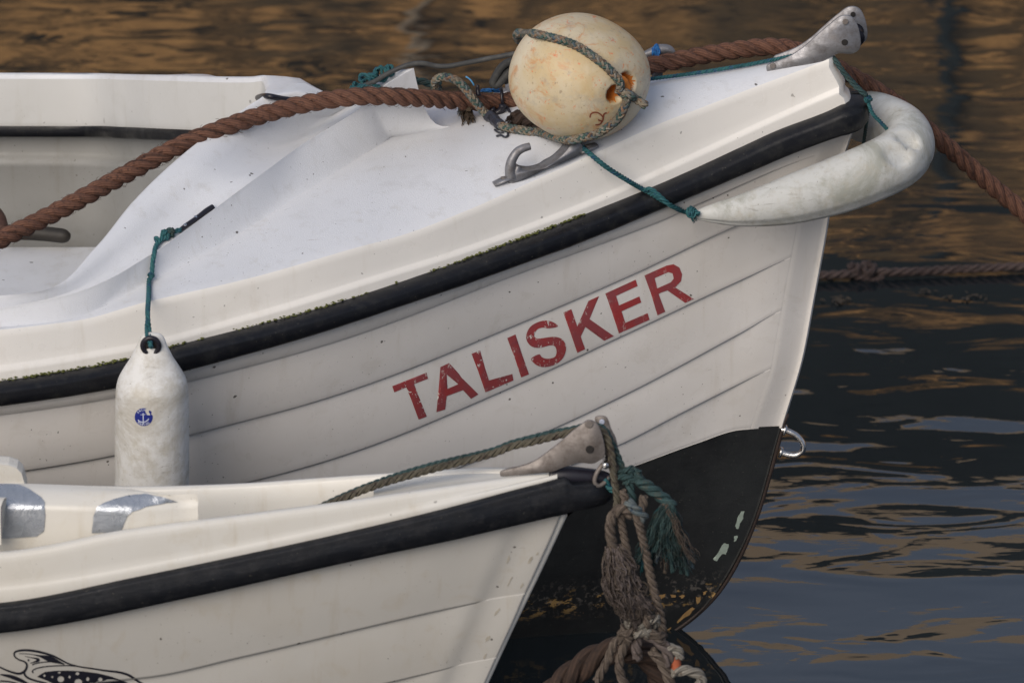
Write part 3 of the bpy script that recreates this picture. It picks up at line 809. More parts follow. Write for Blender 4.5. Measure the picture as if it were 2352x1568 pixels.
# bow eye and keel band
rp = catmull([onY(*z6(a, b_), Y) for a, b_, Y in [(1700,160,0),(1740,170,-.002),(1790,196,-.004),(1823,238,-.005),(1822,280,-.005),(1785,305,-.004),(1735,300,-.002),(1690,285,0)]], .003)
V, F, U_ = tube(rp, .0046, 12); eye = mesh('bow_eye', V, F, M['steel'], boat)
for a, b_ in ((1722,165),(1700,288)):
    V, F, U_ = cyl(onY(*z6(a, b_), 0), (1,0,-.3), .009, .005); mesh('nut', V, F, M['steel'], eye)
kb = [stemP[4]+Vector((.001,0,0))]+[p+Vector((.002,0,0)) for p in stemP[5:]]
V, F, U_ = tube(catmull(kb, .012), .0042, 8); mesh('keel_band', V, F, plain('rusty_dark_metal', (.055,.038,.032), .6, .3, .6), boat)
# lettering
LET = {
 'T': ([(302,962),(503,882),(512,918),(430,950),(505,1140),(457,1158),(385,968),(314,998)], None),
 'A': ([(585,850),(636,826),(808,1010),(765,1036),(718,985),(622,1020),(613,1098),(562,1114)], [(622,893),(690,950),(626,978)]),
 'L': ([(768,772),(818,752),(870,928),(1008,890),(1014,928),(850,998)], None),
 'I': ([(978,680),(1026,658),(1106,892),(1060,910)], None),
 'S': ([(1275,612),(1255,590),(1215,577),(1170,582),(1120,607),(1095,645),(1090,685),(1110,720),(1140,735),(1180,735),(1230,722),(1258,728),(1268,755),(1262,785),(1240,797),(1205,800),(1180,790),(1165,774),(1118,800),(1140,830),(1175,848),(1215,848),(1265,832),(1305,797),(1323,750),(1318,710),(1295,682),(1255,672),(1210,676),(1160,683),(1138,672),(1140,648),(1160,625),(1195,618),(1222,623),(1235,642)], None),
 'K': ([(1308,530),(1355,510),(1390,612),(1455,462),(1518,433),(1462,568),(1605,668),(1548,695),(1437,614),(1410,670),(1436,744),(1390,766)], None),
 'E': ([(1555,418),(1733,337),(1745,374),(1618,432),(1635,488),(1755,435),(1766,470),(1650,522),(1672,590),(1803,533),(1815,572),(1635,652)], None),
 'R': ([(1785,312),(1915,254),(1955,246),(1990,265),(2006,305),(2000,345),(1965,382),(2075,450),(2025,473),(1920,400),(1885,412),(1868,420),(1907,525),(1862,546)], [(1845,328),(1925,292),(1950,300),(1957,330),(1940,352),(1860,388)]),
}
for ch, (o_, h_) in LET.items():
    if ch == 'S': o_ = [(p[0], p[1]) for p in smooth_poly(o_[:-1], 3)]
    decal('letter', [[z5(*p) for p in o_]], BV_hull, .0007, M['red'], boat, 7, 'red vinyl letter '+ch, [[z5(*p) for p in h_]] if h_ else [])
def jag(poly, k=2.2):
    out = []; n = len(poly)
    for i in range(n):
        a, b_ = Vector(poly[i]), Vector(poly[(i+1) % n])
        for j in range(3):
            p = a.lerp(b_, j/3); out.append((p.x+random.uniform(-k, k), p.y+random.uniform(-k, k)))
    return out
for pl in ([(1325,880),(1360,835),(1385,790),(1410,795),(1408,825),(1395,855),(1375,850),(1345,890)],[(1448,690),(1462,650),(1478,615),(1497,612),(1492,650),(1477,680),(1468,712),(1452,708)],[(1440,780),(1443,752),(1462,748),(1454,775)]):
    decal('bare_patch', [jag([z6(*p) for p in pl], 1.2)], BV_hull, .0008, M['barepatch'], boat, 6, 'pale chipped paint patch')
for pl in ([(1125,1225),(1180,1170),(1215,1145),(1225,1155),(1180,1197),(1130,1234)],[(1230,1090),(1260,1085),(1255,1110),(1235,1127)],[(1270,1062),(1290,1052),(1288,1067),(1272,1077)],[(1060,1270),(1092,1256),(1082,1277),(1062,1287)],
           [(1020,1075),(1060,1072),(1062,1085),(1040,1097),(1025,1095)],[(1090,1075),(1120,1078),(1118,1088),(1095,1092)],[(1135,1080),(1160,1075),(1172,1085),(1150,1095)]):
    decal('bare_patch', [jag([z6(*p) for p in pl], 1.3)], BV_hull, .0008, M['ochre'], boat, 6, 'ochre chipped paint patch')
# black strap eye on the near coaming, black strip at the head of the cockpit
sp_ = catmull([hit(BV_deck, *z1(a, b_), .004) for a, b_ in [(1185,1248),(1225,1215),(1300,1165),(1370,1115),(1412,1090)]], .003)
V, F, U_ = tube(sp_, lambda t: .0036+.0016*t, 10); se = mesh('strap_eye', V, F, M['black'], boat)
for a, b_ in ((1225,1218),(1298,1168)):
    V, F, U_ = cyl(hit(BV_deck, *z1(a, b_), .008), Vector((0,-.5,.8)), .0026, .001); mesh('screw', V, F, M['steel'], se)
sp_ = catmull([hit(BV_all, *z1(a, b_), .002, 0) for a, b_ in [(1666,386),(1676,366),(1700,352),(1760,348),(1880,362),(2000,372)]] + [hit(BV_all, *z1(2085,372), .002, 0)], .004)
V, F, U_ = tube(sp_, .0048, 10); mesh('edge_strip', V, F, M['black'], boat)
# moss in the joint above the strake
mV = []; mF = []
ico = [Vector(v).normalized() for v in [(1,0,0),(-1,0,0),(0,1,0),(0,-1,0),(0,0,1),(0,0,-1)]]; icf = [(0,2,4),(2,1,4),(1,3,4),(3,0,4),(2,0,5),(1,2,5),(3,1,5),(0,3,5)]
for i in range(1500):
    x = random.uniform(-1.4, .12); d_ = noise.noise(Vector((x*7, 1.3, 0)))+.35*noise.noise(Vector((x*40, 5, 0)))
    if random.random() > .42 + d_*1.3: continue
    p = Vector((x, stY(x)-random.uniform(.0, .007), stZ(x)+.0022+random.uniform(-.001, .0022))); r_ = random.uniform(.0007, .0022)
    b0 = len(mV); mV += [p+Vector((v.x*r_*1.6, v.y*r_, v.z*r_*.8)) for v in ico]; mF += [tuple(b0+k for k in f) for f in icf]
mesh('moss', mV, mF, M['moss'], boat, kind='stuff', smooth=False)

# ================================================================== THINGS ON AND ROUND THE CLINKER BOAT
# ---- buoy
bc = onY(1331, 177, -.105); ax = Vector((.78, -.50, -.38)).normalized()
up_ = Vector((0,0,1)); e1 = (up_-ax*ax.dot(up_)).normalized(); e2 = ax.cross(e1)
ra, rb_ = .1085, .1075
nu, nv = 200, 120; V = []; F = []; fm = []
# the outline is flattened a little from upper left to lower right
def bpt(th, ph):
    d = Vector((math.cos(th)*math.sin(ph), math.sin(th)*math.sin(ph), math.cos(ph)))
    d = d/((abs(d.x)**2.22+abs(d.y)**2.22+abs(d.z)**2.22)**(1/2.22))*.968
    p = d.x*e1*rb_ + d.y*e2*rb_*1.03 + d.z*ax*ra
    p.z *= .935
    p += Vector((.035,0,-.045))*(0.10*(p.x/.11)) 
    return bc + p
h1c = None
bv0 = None
def build_buoy():
    V = []; F = []
    for j in range(nv+1):
        for i in range(nu):
            V.append(bpt(2*math.pi*i/nu, math.pi*min(max(j/nv, 1e-4), 1-1e-4)))
    for j in range(nv):
        for i in range(nu): F.append((j*nu+i, j*nu+(i+1) % nu, (j+1)*nu+(i+1) % nu, (j+1)*nu+i))
    return V, F
V, F = build_buoy()
bv0 = BVHTree.FromPolygons(V, F)
H1 = hit(bv0, *z2(1905,562)); H2 = hit(bv0, *z2(1822,628))
fm = []
deep = {}
for i, v in enumerate(V):
    for k, (H, rx, dp) in enumerate(((H1, .0235, .032), (H2, .0175, .032))):
        d = (v-H).length; 
        if d < rx*1.9:
            n_ = (v-bc).normalized()
            V[i] = v - n_*dp*smoothstep((rx*1.0-d)/(rx*.45)) - n_*.0018*smoothstep((rx*1.9-d)/(rx*.9))
            if d < rx*.95: deep[i] = 1
for f in F: fm.append(1 if all(i in deep for i in f) else 0)
def buoymat():
    b = NB('old_buoy_plastic'); big = b.ramp(b.noise(13, 5, .6), .42, .60)
    c = b.mix(big, (.56,.48,.335), (.52,.40,.22))
    c = b.mix(b.math('MULTIPLY', b.ramp(b.noise(9, 4, .6), .50, .66), .8), c, (.62,.57,.45))
    c = b.mix(b.math('MULTIPLY', b.ramp(b.noise(24, 6, .75, dist=1.2), .54, .66), .75), c, (.50,.22,.08))
    c = b.mix(b.math('MULTIPLY', b.ramp(b.noise(70, 4, .75, dist=1.0), .62, .66), .85), c, (.62,.17,.06))
    c = b.mix(b.math('MULTIPLY', b.ramp(b.noise(34, 6, .75), .52, .66), .5), c, (.33,.30,.25))
    c = b.mix(b.math('MULTIPLY', b.ramp(b.noise(150, 3, .6), .64, .70), .5), c, (.20,.13,.08))
    return b.out(c, .45, b.bump(b.noise(45, 5, .65), .5, .0022))
M['buoy'] = buoymat(); M['buoyin'] = plain('orange_plastic', (.62,.20,.03), .6, 0, .7, 55)
buoy = thing('buoy', 'round cream plastic buoy with orange stains resting on the foredeck', 'buoy', (bc.x, bc.y, bc.z-.1))
bb = mesh('shell', V, F, None, buoy, mats=[M['buoy'], M['buoyin']], fm=fm)
BV_buoy = bvh_of([bb])
def ribbon(pts, w, conv):
    P = [Vector(conv(*p)) for p in pts]; L_, R__ = [], []
    Q = []
    for i in range(len(P)-1):
        a, b_, c, d = P[max(i-1,0)], P[i], P[i+1], P[min(i+2, len(P)-1)]
        for j in range(4):
            t = j/4; Q.append(0.5*((2*b_)+(c-a)*t+(2*a-5*b_+4*c-d)*t*t+(3*b_-a-3*c+d)*t**3))
    Q.append(P[-1])
    for i, p in enumerate(Q):
        t = (Q[min(i+1,len(Q)-1)]-Q[max(i-1,0)]).normalized(); n_ = Vector((-t.y, t.x)); ww = w(i/(len(Q)-1)) if callable(w) else w
        L_.append(p+n_*ww/2); R__.append(p-n_*ww/2)
    return [(p.x, p.y) for p in L_]+[(p.x, p.y) for p in reversed(R__)]
M['redmark'] = plain('faded_red_marker', (.22,.06,.03), .7)
for st_ in ([(1648,778),(1655,754),(1682,743),(1712,752),(1735,778),(1728,800),(1702,792)], [(1758,746),(1742,754),(1736,776),(1731,800),(1712,822),(1684,826)]):
    decal('painted_mark', [ribbon(st_, 3.4, z2)], BV_buoy, .0005, M['redmark'], buoy, 8, 'hand-painted reddish mark')

# ---- big brown rope
def yl(pts): return [onY(a, b_, c) for a, b_, c in pts]
br_path = [Vector((-1.75,-.30,.34)), Vector((-1.5,-.36,.38)), Vector((-1.2,-.40,.50))]+yl([(-140,620,-.40),(-60,585,-.37),(0,551,-.35),(100,502,-.30),(200,449,-.26),(300,394,-.21),(400,341,-.17),(500,299,-.13),(600,265,-.10),(700,239,-.085),(800,224,-.08),(870,221,-.07),(950,225,-.045),(1050,231,.01),(1150,235,.045),(1250,215,.07),(1380,180,.09),(1490,152,.10),(1540,142,.11),(1600,130,.115),(1700,114,.12),(1770,108,.12),(1830,116,.12),(1900,146,.12),(1950,172,.12),(2000,200,.125),(2060,240,.14),(2120,289,.15),(2200,358,.16),(2280,428,.17),(2352,488,.17),(2450,570,.17),(2560,680,.16),(2680,830,.14),(2800,1010,.12),(2900,1190,.10),(2960,1330,.08)])
rope1 = thing('mooring_rope', 'thick brown three-strand rope crossing the white foredeck behind the buoy', 'rope', (0,0,.9))
laid(br_path, .0148, rope1, M['brown'], pitch=.073, hand=1, step=.0045, seg=12)
fibV = []; Qb = catmull(br_path, .006); frb = frames(Qb); parts = []
for _ in range(2200):
    i = random.randrange(len(Qb)); th = random.uniform(0, 2*math.pi); a = frb[i][1]*math.cos(th)+frb[i][2]*math.sin(th)
    p = Qb[i]+a*.0135; t = frb[i][0]*random.choice((-1,1)); l_ = random.uniform(.002, .0062)
    parts.append(tube([p, p+a*l_*.5+t*l_*.3, p+a*l_*.7+t*l_], .00035, 3, False))
V, F, U_ = joinVF(parts); mesh('loose_fibre', V, F, M['brown'], rope1, uv=U_, kind='stuff')

# ---- fibre bundles, knots
def bundle(P, rad, n, rf, m, parent, name='frayed_end', wav=.25, kind=None, mats=None, seg=5, twist=0):
    Q = catmull(P, .006); fr_ = frames(Q); parts = []; N_ = len(Q)
    for k in range(n):
        th = random.uniform(0, 2*math.pi); rr = math.sqrt(random.random()); s = random.uniform(0, 99); end = random.uniform(.8, 1)
        path = []
        for i, (p, (t, a, b_)) in enumerate(zip(Q, fr_)):
            u = i/(N_-1)
            if u > end: break
            R_ = rad(u) if callable(rad) else rad
            w_ = R_*wav
            path.append(p + (a*math.cos(th+twist*u)+b_*math.sin(th+twist*u))*R_*rr + Vector((noise.noise(Vector((s, u*6, 0))), noise.noise(Vector((s, u*6, 7))), noise.noise(Vector((s, u*6, 3)))))*w_)
        if len(path) > 2: parts.append(tube(path, lambda u: rf*(1-.5*u), seg, True))
    if mats:
        return [mesh(name, *joinVF(parts[i::len(mats)])[:2], mm, parent, uv=joinVF(parts[i::len(mats)])[2]) for i, mm in enumerate(mats)]
    V, F, U_ = joinVF(parts); return mesh(name, V, F, m, parent, uv=U_, kind=kind)
def knot(c, size, r, m, parent, turns=3, seed=1, name='knot'):
    rnd = random.Random(seed); c = Vector(c); pts = []
    axs = [Vector((rnd.uniform(-1,1), rnd.uniform(-1,1), rnd.uniform(-1,1))).normalized() for _ in range(turns)]
    for k, a in enumerate(axs):
        u = a.orthogonal().normalized(); v = a.cross(u)
        for j in range(7):
            th = 2*math.pi*j/7*.95+k; s = size*rnd.uniform(.75, 1.05)
            pts.append(c+(u*math.cos(th)+v*math.sin(th))*s+a*(rnd.uniform(-.2,.2)*size))
    return laid(pts, r, parent, m, name, joined=True, step=r*.5, seg=6)

# ---- grey rubber hose over the breakwater
hose = thing('rubber_hose', 'thin grey rubber hose bowed over the peak of the breakwater', 'hose', (-.2,0,.98))
hp = catmull([onY(*z9(a, b_), c) for a, b_, c in [(-160,590,-.005),(-60,535,-.005),(60,490,-.002),(200,402,0),(380,316,.003),(540,262,.004),(700,252,.004),(860,286,.004),(980,292,.004),(1100,280,.004),(1250,250,.004),(1400,222,.003),(1560,188,0),(1700,165,-.002),(1880,130,-.004),(2100,110,-.004)]], .004)
V, F, U_ = tube(hp, .0041, 12); mesh('hose_tube', V, F, M['rubber'], hose, uv=U_)
lo_ = thing('rubber_loop', 'dark looped rubber strop squeezed against the left side of the buoy', 'strop', (0,0,.95))
for sh in ((0,0,0),(.016,.012,.004)):
    lp = catmull([onY(*z9(a, b_), .03)+Vector(sh) for a, b_ in [(1890,220),(1800,250),(1720,320),(1660,420),(1622,510),(1650,545),(1700,520),(1760,450),(1830,370),(1920,330)]], .004)
    V, F, U_ = tube(lp, .0066, 12); mesh('rubber_cord', V, F, M['rubber'], lo_, uv=U_)

# ---- teal tangle behind the peak
tk = thing('teal_cord_tangle', 'tangled teal cord knotted behind the left foot of the breakwater peak', 'cord', (-.22,0,.95))
kc = [onY(*z2(a, b_), y) for a, b_, y in [(100,578,.0),(165,530,.01),(210,510,.012),(270,490,.015),(318,470,.02)]]
for i, c in enumerate(kc): knot(c, .009+.003*(i % 2), .0027, M['teal'], tk, 3, i+3)
laid(yl([(*z2(60,600),-.01),(*z2(120,575),-.01),(*z2(200,560),-.004),(*z2(260,575),0)]), .003, tk, M['teal'], joined=True, name='cord')
laid(yl([(*z2(330,470),.03),(*z2(400,520),.05),(*z2(500,535),.06),(*z2(540,540),.06),(*z2(600,558),.06),(*z2(660,570),.05)]), .0062, tk, M['tealdark'], joined=True, name='cord')

# ---- variegated braided rope lashed round the buoy
vr = thing('braided_rope', 'multicoloured braided rope looped round the cream buoy', 'rope', (.05,-.1,.93))
def bz(x, y, off=.0052):
    px, py = z2(x, y); d = ray(px, py); r0 = BV_buoy.ray_cast(EYE, d)
    if r0[0] is not None: return r0[0]+r0[1]*(off if r0[1].dot(d) < 0 else -off)
    return hit(BV_deck, px, py, off)
va = [onY(*z2(652,612), .035), onY(*z2(628,585), .03), onY(*z2(622,545), .02), onY(*z2(650,518), .01), onY(*z2(700,512), .0), onY(*z2(755,528), -.006), onY(*z2(800,560), -.010), onY(*z2(850,620), -.012), onY(*z2(900,685), -.010), onY(*z2(950,745), -.006)]
va += [hit(BV_deck, *z2(a, b_), .007) for a, b_ in [(1005,805),(1060,855),(1110,872),(1180,884),(1250,893)]]
va += [hit(BV_deck, *z2(1330,905), .008), bz(1500,905,.006), bz(1600,893), bz(1700,862), bz(1780,812), bz(1835,755), bz(1868,690), bz(1878,640), bz(1862,590), bz(1835,545), bz(1790,490), bz(1740,440), bz(1660,380), bz(1570,322), bz(1480,285), bz(1380,258), bz(1290,238), bz(1220,225,.004)]
pe = bz(1220,225,.004); va += [onY(*z2(1180,218), pe.y+.02), onY(*z2(1165,240), pe.y+.05), onY(*z2(1185,275), pe.y+.08)]
vm = [M['tan'], M['greenyarn'], M['greyyarn'], M['orangeyarn'], M['blueyarn'], M['tan'], M['greyyarn'], M['greenyarn']]
braid(va, .0072, vm, vr, step=.0022, seg=6, n=4, pitch=.036)
ve = [bz(1835,585,.004), bz(1880,612,.012), onY(*z2(1950,655), bz(1950,655).y-.012), onY(*z2(1990,680), bz(1950,655).y-.02), onY(*z2(2022,702), bz(1950,655).y-.02)]
braid(ve, .0070, vm, vr, step=.0022, name='loose_end')
tp = catmull([onY(*z2(968,765), -.005)]+[hit(BV_deck, *z2(a, b_), .0075) for a, b_ in [(1005,805),(1040,838),(1066,860)]], .003)
V, F, U_ = tube(tp, lambda t: .0088+.0008*math.sin(t*17), 14); mesh('tape_wrap', V, F, M['tapeblack'], vr)
for pth in ([(1020,870),(1050,888),(1080,885)],[(1030,912),(1060,905),(1090,918),(1108,905),(1105,885)],[(1075,842),(1088,820)]):
    V, F, U_ = tube(catmull([hit(BV_deck, *z2(a, b_), .003) for a, b_ in pth], .002), .0018, 6); mesh('tape_tail', V, F, M['tapeblack'], vr)
# brown frayed tufts
tuft1 = bundle([onY(*z9(1290,830), .01), hit(BV_deck, *z9(1290,930), .006), hit(BV_deck, *z9(1300,1010), .004), hit(BV_deck, *z9(1320,1090), .002)], lambda u: .006+.007*u, 90, .0011, M['tuft'], vr, 'frayed_whipping')
bundle([onY(*z9(1240,830), .012), hit(BV_deck, *z9(1220,900), .005), hit(BV_deck, *z9(1205,960), .003)], lambda u: .003+.005*u, 40, .0010, M['greyyarn'], vr, 'frayed_whipping')
dkt = thing('rope_end', 'dark brown rope end tucked under the left of the buoy', 'rope', tuple(hit(BV_deck, *z2(1250,830))))
laid([hit(BV_deck, *z2(a, b_), .011) for a, b_ in [(1150,835),(1220,820),(1290,845),(1360,870)]], .013, dkt, M['brown2'], step=.004)
bundle([hit(BV_deck, *z2(1200,800), .012), hit(BV_deck, *z2(1150,830), .008), hit(BV_deck, *z2(1125,850), .003)], lambda u: .009+.005*u, 90, .0011, M['brown2'], dkt, 'frayed_end')
# cable ties on the brown rope
def ring_at(px, py, Y, rr, m, parent, name, tilt=0.0, r=.0016):
    c = onY(px, py, Y); pts = [c+Vector((math.sin(th)*tilt*rr, math.cos(th)*rr, math.sin(th)*rr)) for th in np.linspace(0, 2*math.pi, 25)]
    V, F, U_ = tube(pts, r, 8, False); return mesh(name, V, F, m, parent)
tie = thing('cable_tie', 'black cable tie cinched on the brown rope just left of the buoy', 'cable tie', tuple(onY(*z9(1740,700), .045)))
ring_at(*z9(1745,712), .047, .0172, M['black'], tie, 'loop', -.1, .0024)
V, F, U_ = tube(catmull([onY(*z9(1770,800), .03), onY(*z9(1820,850), .02), onY(*z9(1862,935), .01)], .003), .0024, 6); mesh('tail', V, F, M['black'], tie)
tie2 = thing('cable_tie', 'black tie end sticking up from the brown rope beside the braided rope', 'cable tie', tuple(onY(*z9(1425,620), .01)))
V, F, U_ = tube(catmull([onY(*z9(1418,540), .012), onY(*z9(1420,600), .012), onY(*z9(1432,680), .008)], .003), lambda t: .0030+.0012*t, 8); mesh('tail', V, F, M['black'], tie2)
V, F, U_ = tube(catmull([onY(*z9(a, b_), .018) for a, b_ in [(1600,850),(1640,905),(1690,905),(1740,860),(1752,800)]], .003), .0062, 8); mesh('loop', V, F, M['black'], tie2)

# ---- blue twine
bt_ = thing('blue_twine', 'bright blue twine scattered behind the braided rope left of the buoy', 'twine', tuple(hit(BV_deck, 1130, 205)))
def twine(pts, r, parent, m, name='strand_loop', conv=z9, off=.002):
    V, F, U_ = tube(catmull([hit(BV_deck, *conv(a, b_), off, .05) for a, b_ in pts], .003), r, 6); return mesh(name, V, F, m, parent, uv=U_)
rnd = random.Random(5)
for k in range(9):
    twine([(1440+rnd.uniform(0,60)+i*62, 608+rnd.uniform(-20,22)) for i in range(5)], .0012, bt_, M['blueplastic'], off=.002+.001*k*.4)
V, F, U_ = tube(catmull([onY(*z9(a, b_), .01) for a, b_ in [(1262,428),(1300,450),(1340,490),(1372,545)]], .003), .0013, 6); mesh('stray_strand', V, F, plain('light_blue_plastic', (.10,.35,.65), .5), bt_)
cl2 = thing('far_cleat', 'silver cleat wound with blue twine, seen right of the buoy', 'cleat', tuple(onY(1510, 135, .10)))
c0 = onY(1510, 128, .135)
V, F, U_ = tube(catmull([onY(1478,128,.135), onY(1495,122,.135), onY(1515,115,.135), onY(1535,114,.135), onY(1546,124,.135)], .003), lambda t: .010-.004*abs(2*t-1), 12); mesh('horn_bar', V, F, M['cast'], cl2)
V, F, U_ = cyl(c0+Vector((0,0,-.02)), (0,0,1), .009, .045); mesh('post', V, F, M['cast'], cl2)
bp = []
for k in range(60):
    th = k*.9; bp.append(onY(1498+k*.28, 121+5*math.sin(k), .128)+Vector((.0, .010*math.cos(th), .010*math.sin(th))))
V, F, U_ = tube(catmull(bp, .003), .0017, 5); mesh('twine_turns', V, F, M['blueplastic'], cl2, uv=U_)

# ---- bow fender: a fat horn bent round the stem
fen = thing('bow_fender', 'dirty white curved fender wrapped round the bow of the clinker boat', 'fender', tuple(onY(2080, 400, 0)))
fp = yl([(1597,494,-.178),(1640,490,-.172),(1700,484,-.160),(1780,468,-.140),(1860,446,-.118),(1940,420,-.094),(2010,392,-.070),(2060,366,-.040),(2084,338,0),(2076,308,.045),(2040,285,.085),(1990,268,.115),(1930,258,.14),(1860,262,.165),(1790,280,.19)])
def frad(t):
    k = pchip([0,.04,.12,.26,.40,.56,.7,.84,.95,1],[.007,.015,.027,.041,.0465,.0475,.046,.038,.023,.010]); return k(t)
SEAM = math.pi*.70; Qf = catmull(fp, .006); fr_ = frames(Qf); V = []; F = []; seg = 40
for i, (p, (t, a, b_)) in enumerate(zip(Qf, fr_)):
    r_ = frad(i/(len(Qf)-1))
    for k in range(seg):
        th = 2*math.pi*k/seg; rr = r_
        groove_ = math.exp(-((th-SEAM)/.07)**2)*.0022
        V.append(p+a*math.cos(th)*(rr-groove_)*1.04+b_*math.sin(th)*(rr-groove_)*.93)
n = len(Qf)
for i in range(n-1):
    for k in range(seg): k2 = (k+1) % seg; F.append((i*seg+k, i*seg+k2, (i+1)*seg+k2, (i+1)*seg+k))
F.append(tuple(reversed(range(seg)))); F.append(tuple((n-1)*seg+k for k in range(seg)))
bvf = BVHTree.FromPolygons(V, F)
E1 = hit(bvf, 2088, 322); E2 = hit(bvf, 2062, 354)
for i, v in enumerate(V):
    for E, rx, dp in ((E1, .019, .016), (E2, .024, .011)):
        d_ = v-E; d = math.sqrt((d_.x/1.5)**2+d_.y**2+d_.z**2)
        if d < rx: V[i] = v+Vector((0,.5,-.85))*dp*smoothstep((rx-d)/(rx*.6))
def fendmat(name, dirty=(.34,.34,.28), amt=.75, base=(.70,.70,.67)):
    b = NB(name); n1 = b.ramp(b.noise(7, 7, .72, dist=.8), .46, .58); c = b.mix(b.math('MULTIPLY', n1, amt), base, dirty)
    c = b.mix(b.math('MULTIPLY', b.ramp(b.noise(45, 5, .7), .50, .68), amt*.6), c, (.42,.38,.29))
    c = b.mix(b.math('MULTIPLY', b.ramp(b.noise(1, 5, .65, scale=(60,60,9)), .55, .72), amt*.45), c, (.30,.26,.20))
    c = b.mix(b.math('MULTIPLY', b.ramp(b.noise(210, 2, .5), .72, .75), .6), c, (.12,.10,.08))
    c = b.mix(b.math('MULTIPLY', b.ramp(b.noise(1, 4, .7, scale=(14, 90, 120), dist=.7), .62, .70), amt*.55), c, (.17,.15,.12))
    return b.out(c, b.ramp(b.noise(12, 5, .6), .35, .65, (.38,)*3, (.7,)*3), b.bump(b.noise(16, 4, .6), .35, .004, b.bump(b.noise(60, 5, .6), .4, .0014)))
M['fend1'] = fendmat('grimy_white_vinyl', (.27,.275,.22), .68, (.55,.555,.53)); M['fend2'] = fendmat('scuffed_white_vinyl', (.40,.37,.31), .7, (.66,.66,.645))
mesh('body', V, F, M['fend1'], fen)
BV_fen = BVHTree.FromPolygons(V, F)

# ---- teal line from the fairlead to the tip of that fender
t1 = thing('teal_line', 'teal line running from the fairlead down to the tip of the bow fender', 'rope', tuple(onY(1450, 410, -.2)))
pth = [hit(BV_all, *z2(1495,930), .01), hit(BV_all, *z2(1510,965), .012), hit(BV_all, *z2(1600,1020), .014), onY(*z2(1750,1100), hit(BV_all, *z2(1750,1100)).y-.03), onY(*z2(1900,1195), hit(BV_all, *z2(1900,1195)).y-.025)]
pth += [hit(BV_all, *z2(a, b_), .005) for a, b_ in [(1990,1245),(2100,1310),(2200,1365),(2290,1400)]]+[onY(1594,487,-.185), onY(1606,491,-.19)]
laid(pth, .0042, t1, M['teal'], step=.0018, seg=7, pitch=.02)
laid([hit(BV_all, *z2(1990,1245), .010), hit(BV_all, *z2(2060,1285), .010), hit(BV_all, *z2(2150,1335), .010), hit(BV_all, *z2(2230,1372), .010)], .0040, t1, M['teal'], step=.0018, name='doubled_strand', joined=True)
knot(onY(1588, 487, -.19), .008, .003, M['teal'], t1, 3, 21)
bundle([onY(1585,488,-.19), onY(1592,500,-.19), onY(1598,512,-.188)], lambda u: .002+.004*u, 16, .0009, M['teal'], t1, 'frayed_end')
bundle([hit(BV_all, *z2(1985,1243), .006), hit(BV_all, *z2(1970,1250), .010)], .002, 8, .0007, M['teal'], t1, 'frayed_end')

# ---- teal lashing over the bow roller to the fender
t2 = thing('teal_lashing', 'thin teal lashing along the far deck edge, over the bow roller to the fender', 'rope', tuple(onY(1900, 140, 0)))
pa = yl([(1460,187,.02),(1492,182,.015),(1600,168,.008),(1700,152,.004),(1770,139,.002),(1840,125,.0),(1870,122,-.002),(1905,128,-.004),(1918,136,-.01),(1930,155,-.014),(1950,178,-.02),(1975,205,-.025),(1988,218,-.028),(1996,240,-.03),(2005,262,-.03),(2022,280,-.025),(2040,300,-.015),(2058,324,-.01)])
laid(pa, .0034, t2, M['teal'], step=.0016, seg=6, pitch=.016)
laid(yl([(1912,132,-.012),(1925,148,-.018),(1942,172,-.024),(1965,198,-.028),(1990,220,-.033)]), .0046, t2, M['tealdark'], step=.002, seg=6, joined=True, name='doubled_strand')
knot(onY(1994,228,-.03), .0055, .0028, M['teal'], t2, 3, 9)
laid(yl([(1996,236,-.025),(1993,268,-.01),(1988,300,.02),(1983,335,.04),(1980,360,.06)]), .003, t2, M['tealdark'], step=.002, seg=6, joined=True, name='hanging_strand')

# ---- cylindrical fender hanging on the near side
fx = 349; fY0 = -.645
pc = lambda py: onY(fx, py, fY0)
def sc(py): p = pc(py); return (p-EYE).dot(FWD)/DIST/1400
prof = [(763,6,.3),(765.5,17,.4),(771,25,.5),(779,30,.55),(790,34,.6),(805,41,.65),(821,49,.7),(838,60,.8),(856,71,.9),(872,78.5,.97),(890,82.5,1),(915,84.3,1),(960,85.5,1),(1050,85.8,1),(1150,85.8,1),(1230,85,1),(1262,80,1),(1290,66,.95),(1318,42,.7),(1335,28,.5),(1348,10,.4)]
V = []; F = []; seg = 56; kk = list(range(len(prof))); fa = [pchip(kk, [p[i] for p in prof]) for i in range(3)]; NU = 120
for u in np.linspace(0, len(prof)-1, NU):
    py, hw, fl_ = fa[0](u), fa[1](u), fa[2](u); c = pc(py); s_ = sc(py)
    for k in range(seg):
        th = 2*math.pi*k/seg
        dent = 0
        if 1000 < py < 1230: dent = -.0022*math.exp(-((th-math.pi*1.27)/.09)**2)
        V.append(Vector((c.x+math.cos(th)*(hw*s_+dent), c.y+math.sin(th)*(hw*s_*fl_+dent), c.z)))
for i in range(NU-1):
    for k in range(seg): k2 = (k+1) % seg; F.append((i*seg+k, i*seg+k2, (i+1)*seg+k2, (i+1)*seg+k))
F.append(tuple(reversed(range(seg)))); F.append(tuple((NU-1)*seg+k for k in range(seg)))
fd = thing('hanging_fender', 'white cylindrical fender with round blue anchor sticker hanging by a teal cord', 'fender', (pc(1348).x, fY0, pc(1348).z))
fb = mesh('body', V, F, M['fend2'], fd); BV_fd = bvh_of([fb])
ec = hit(BV_fd, *z4(998,617)); ec2 = ec+Vector((0,-.002,0))
pts = [ec2+Vector((math.cos(t)*.0125, -.2*math.sin(t)*.01, math.sin(t)*.0135)) for t in np.linspace(0, 2*math.pi, 37)]
V, F, U_ = tube(pts, .0042, 10, False); mesh('eyelet', V, F, M['black'], fd)
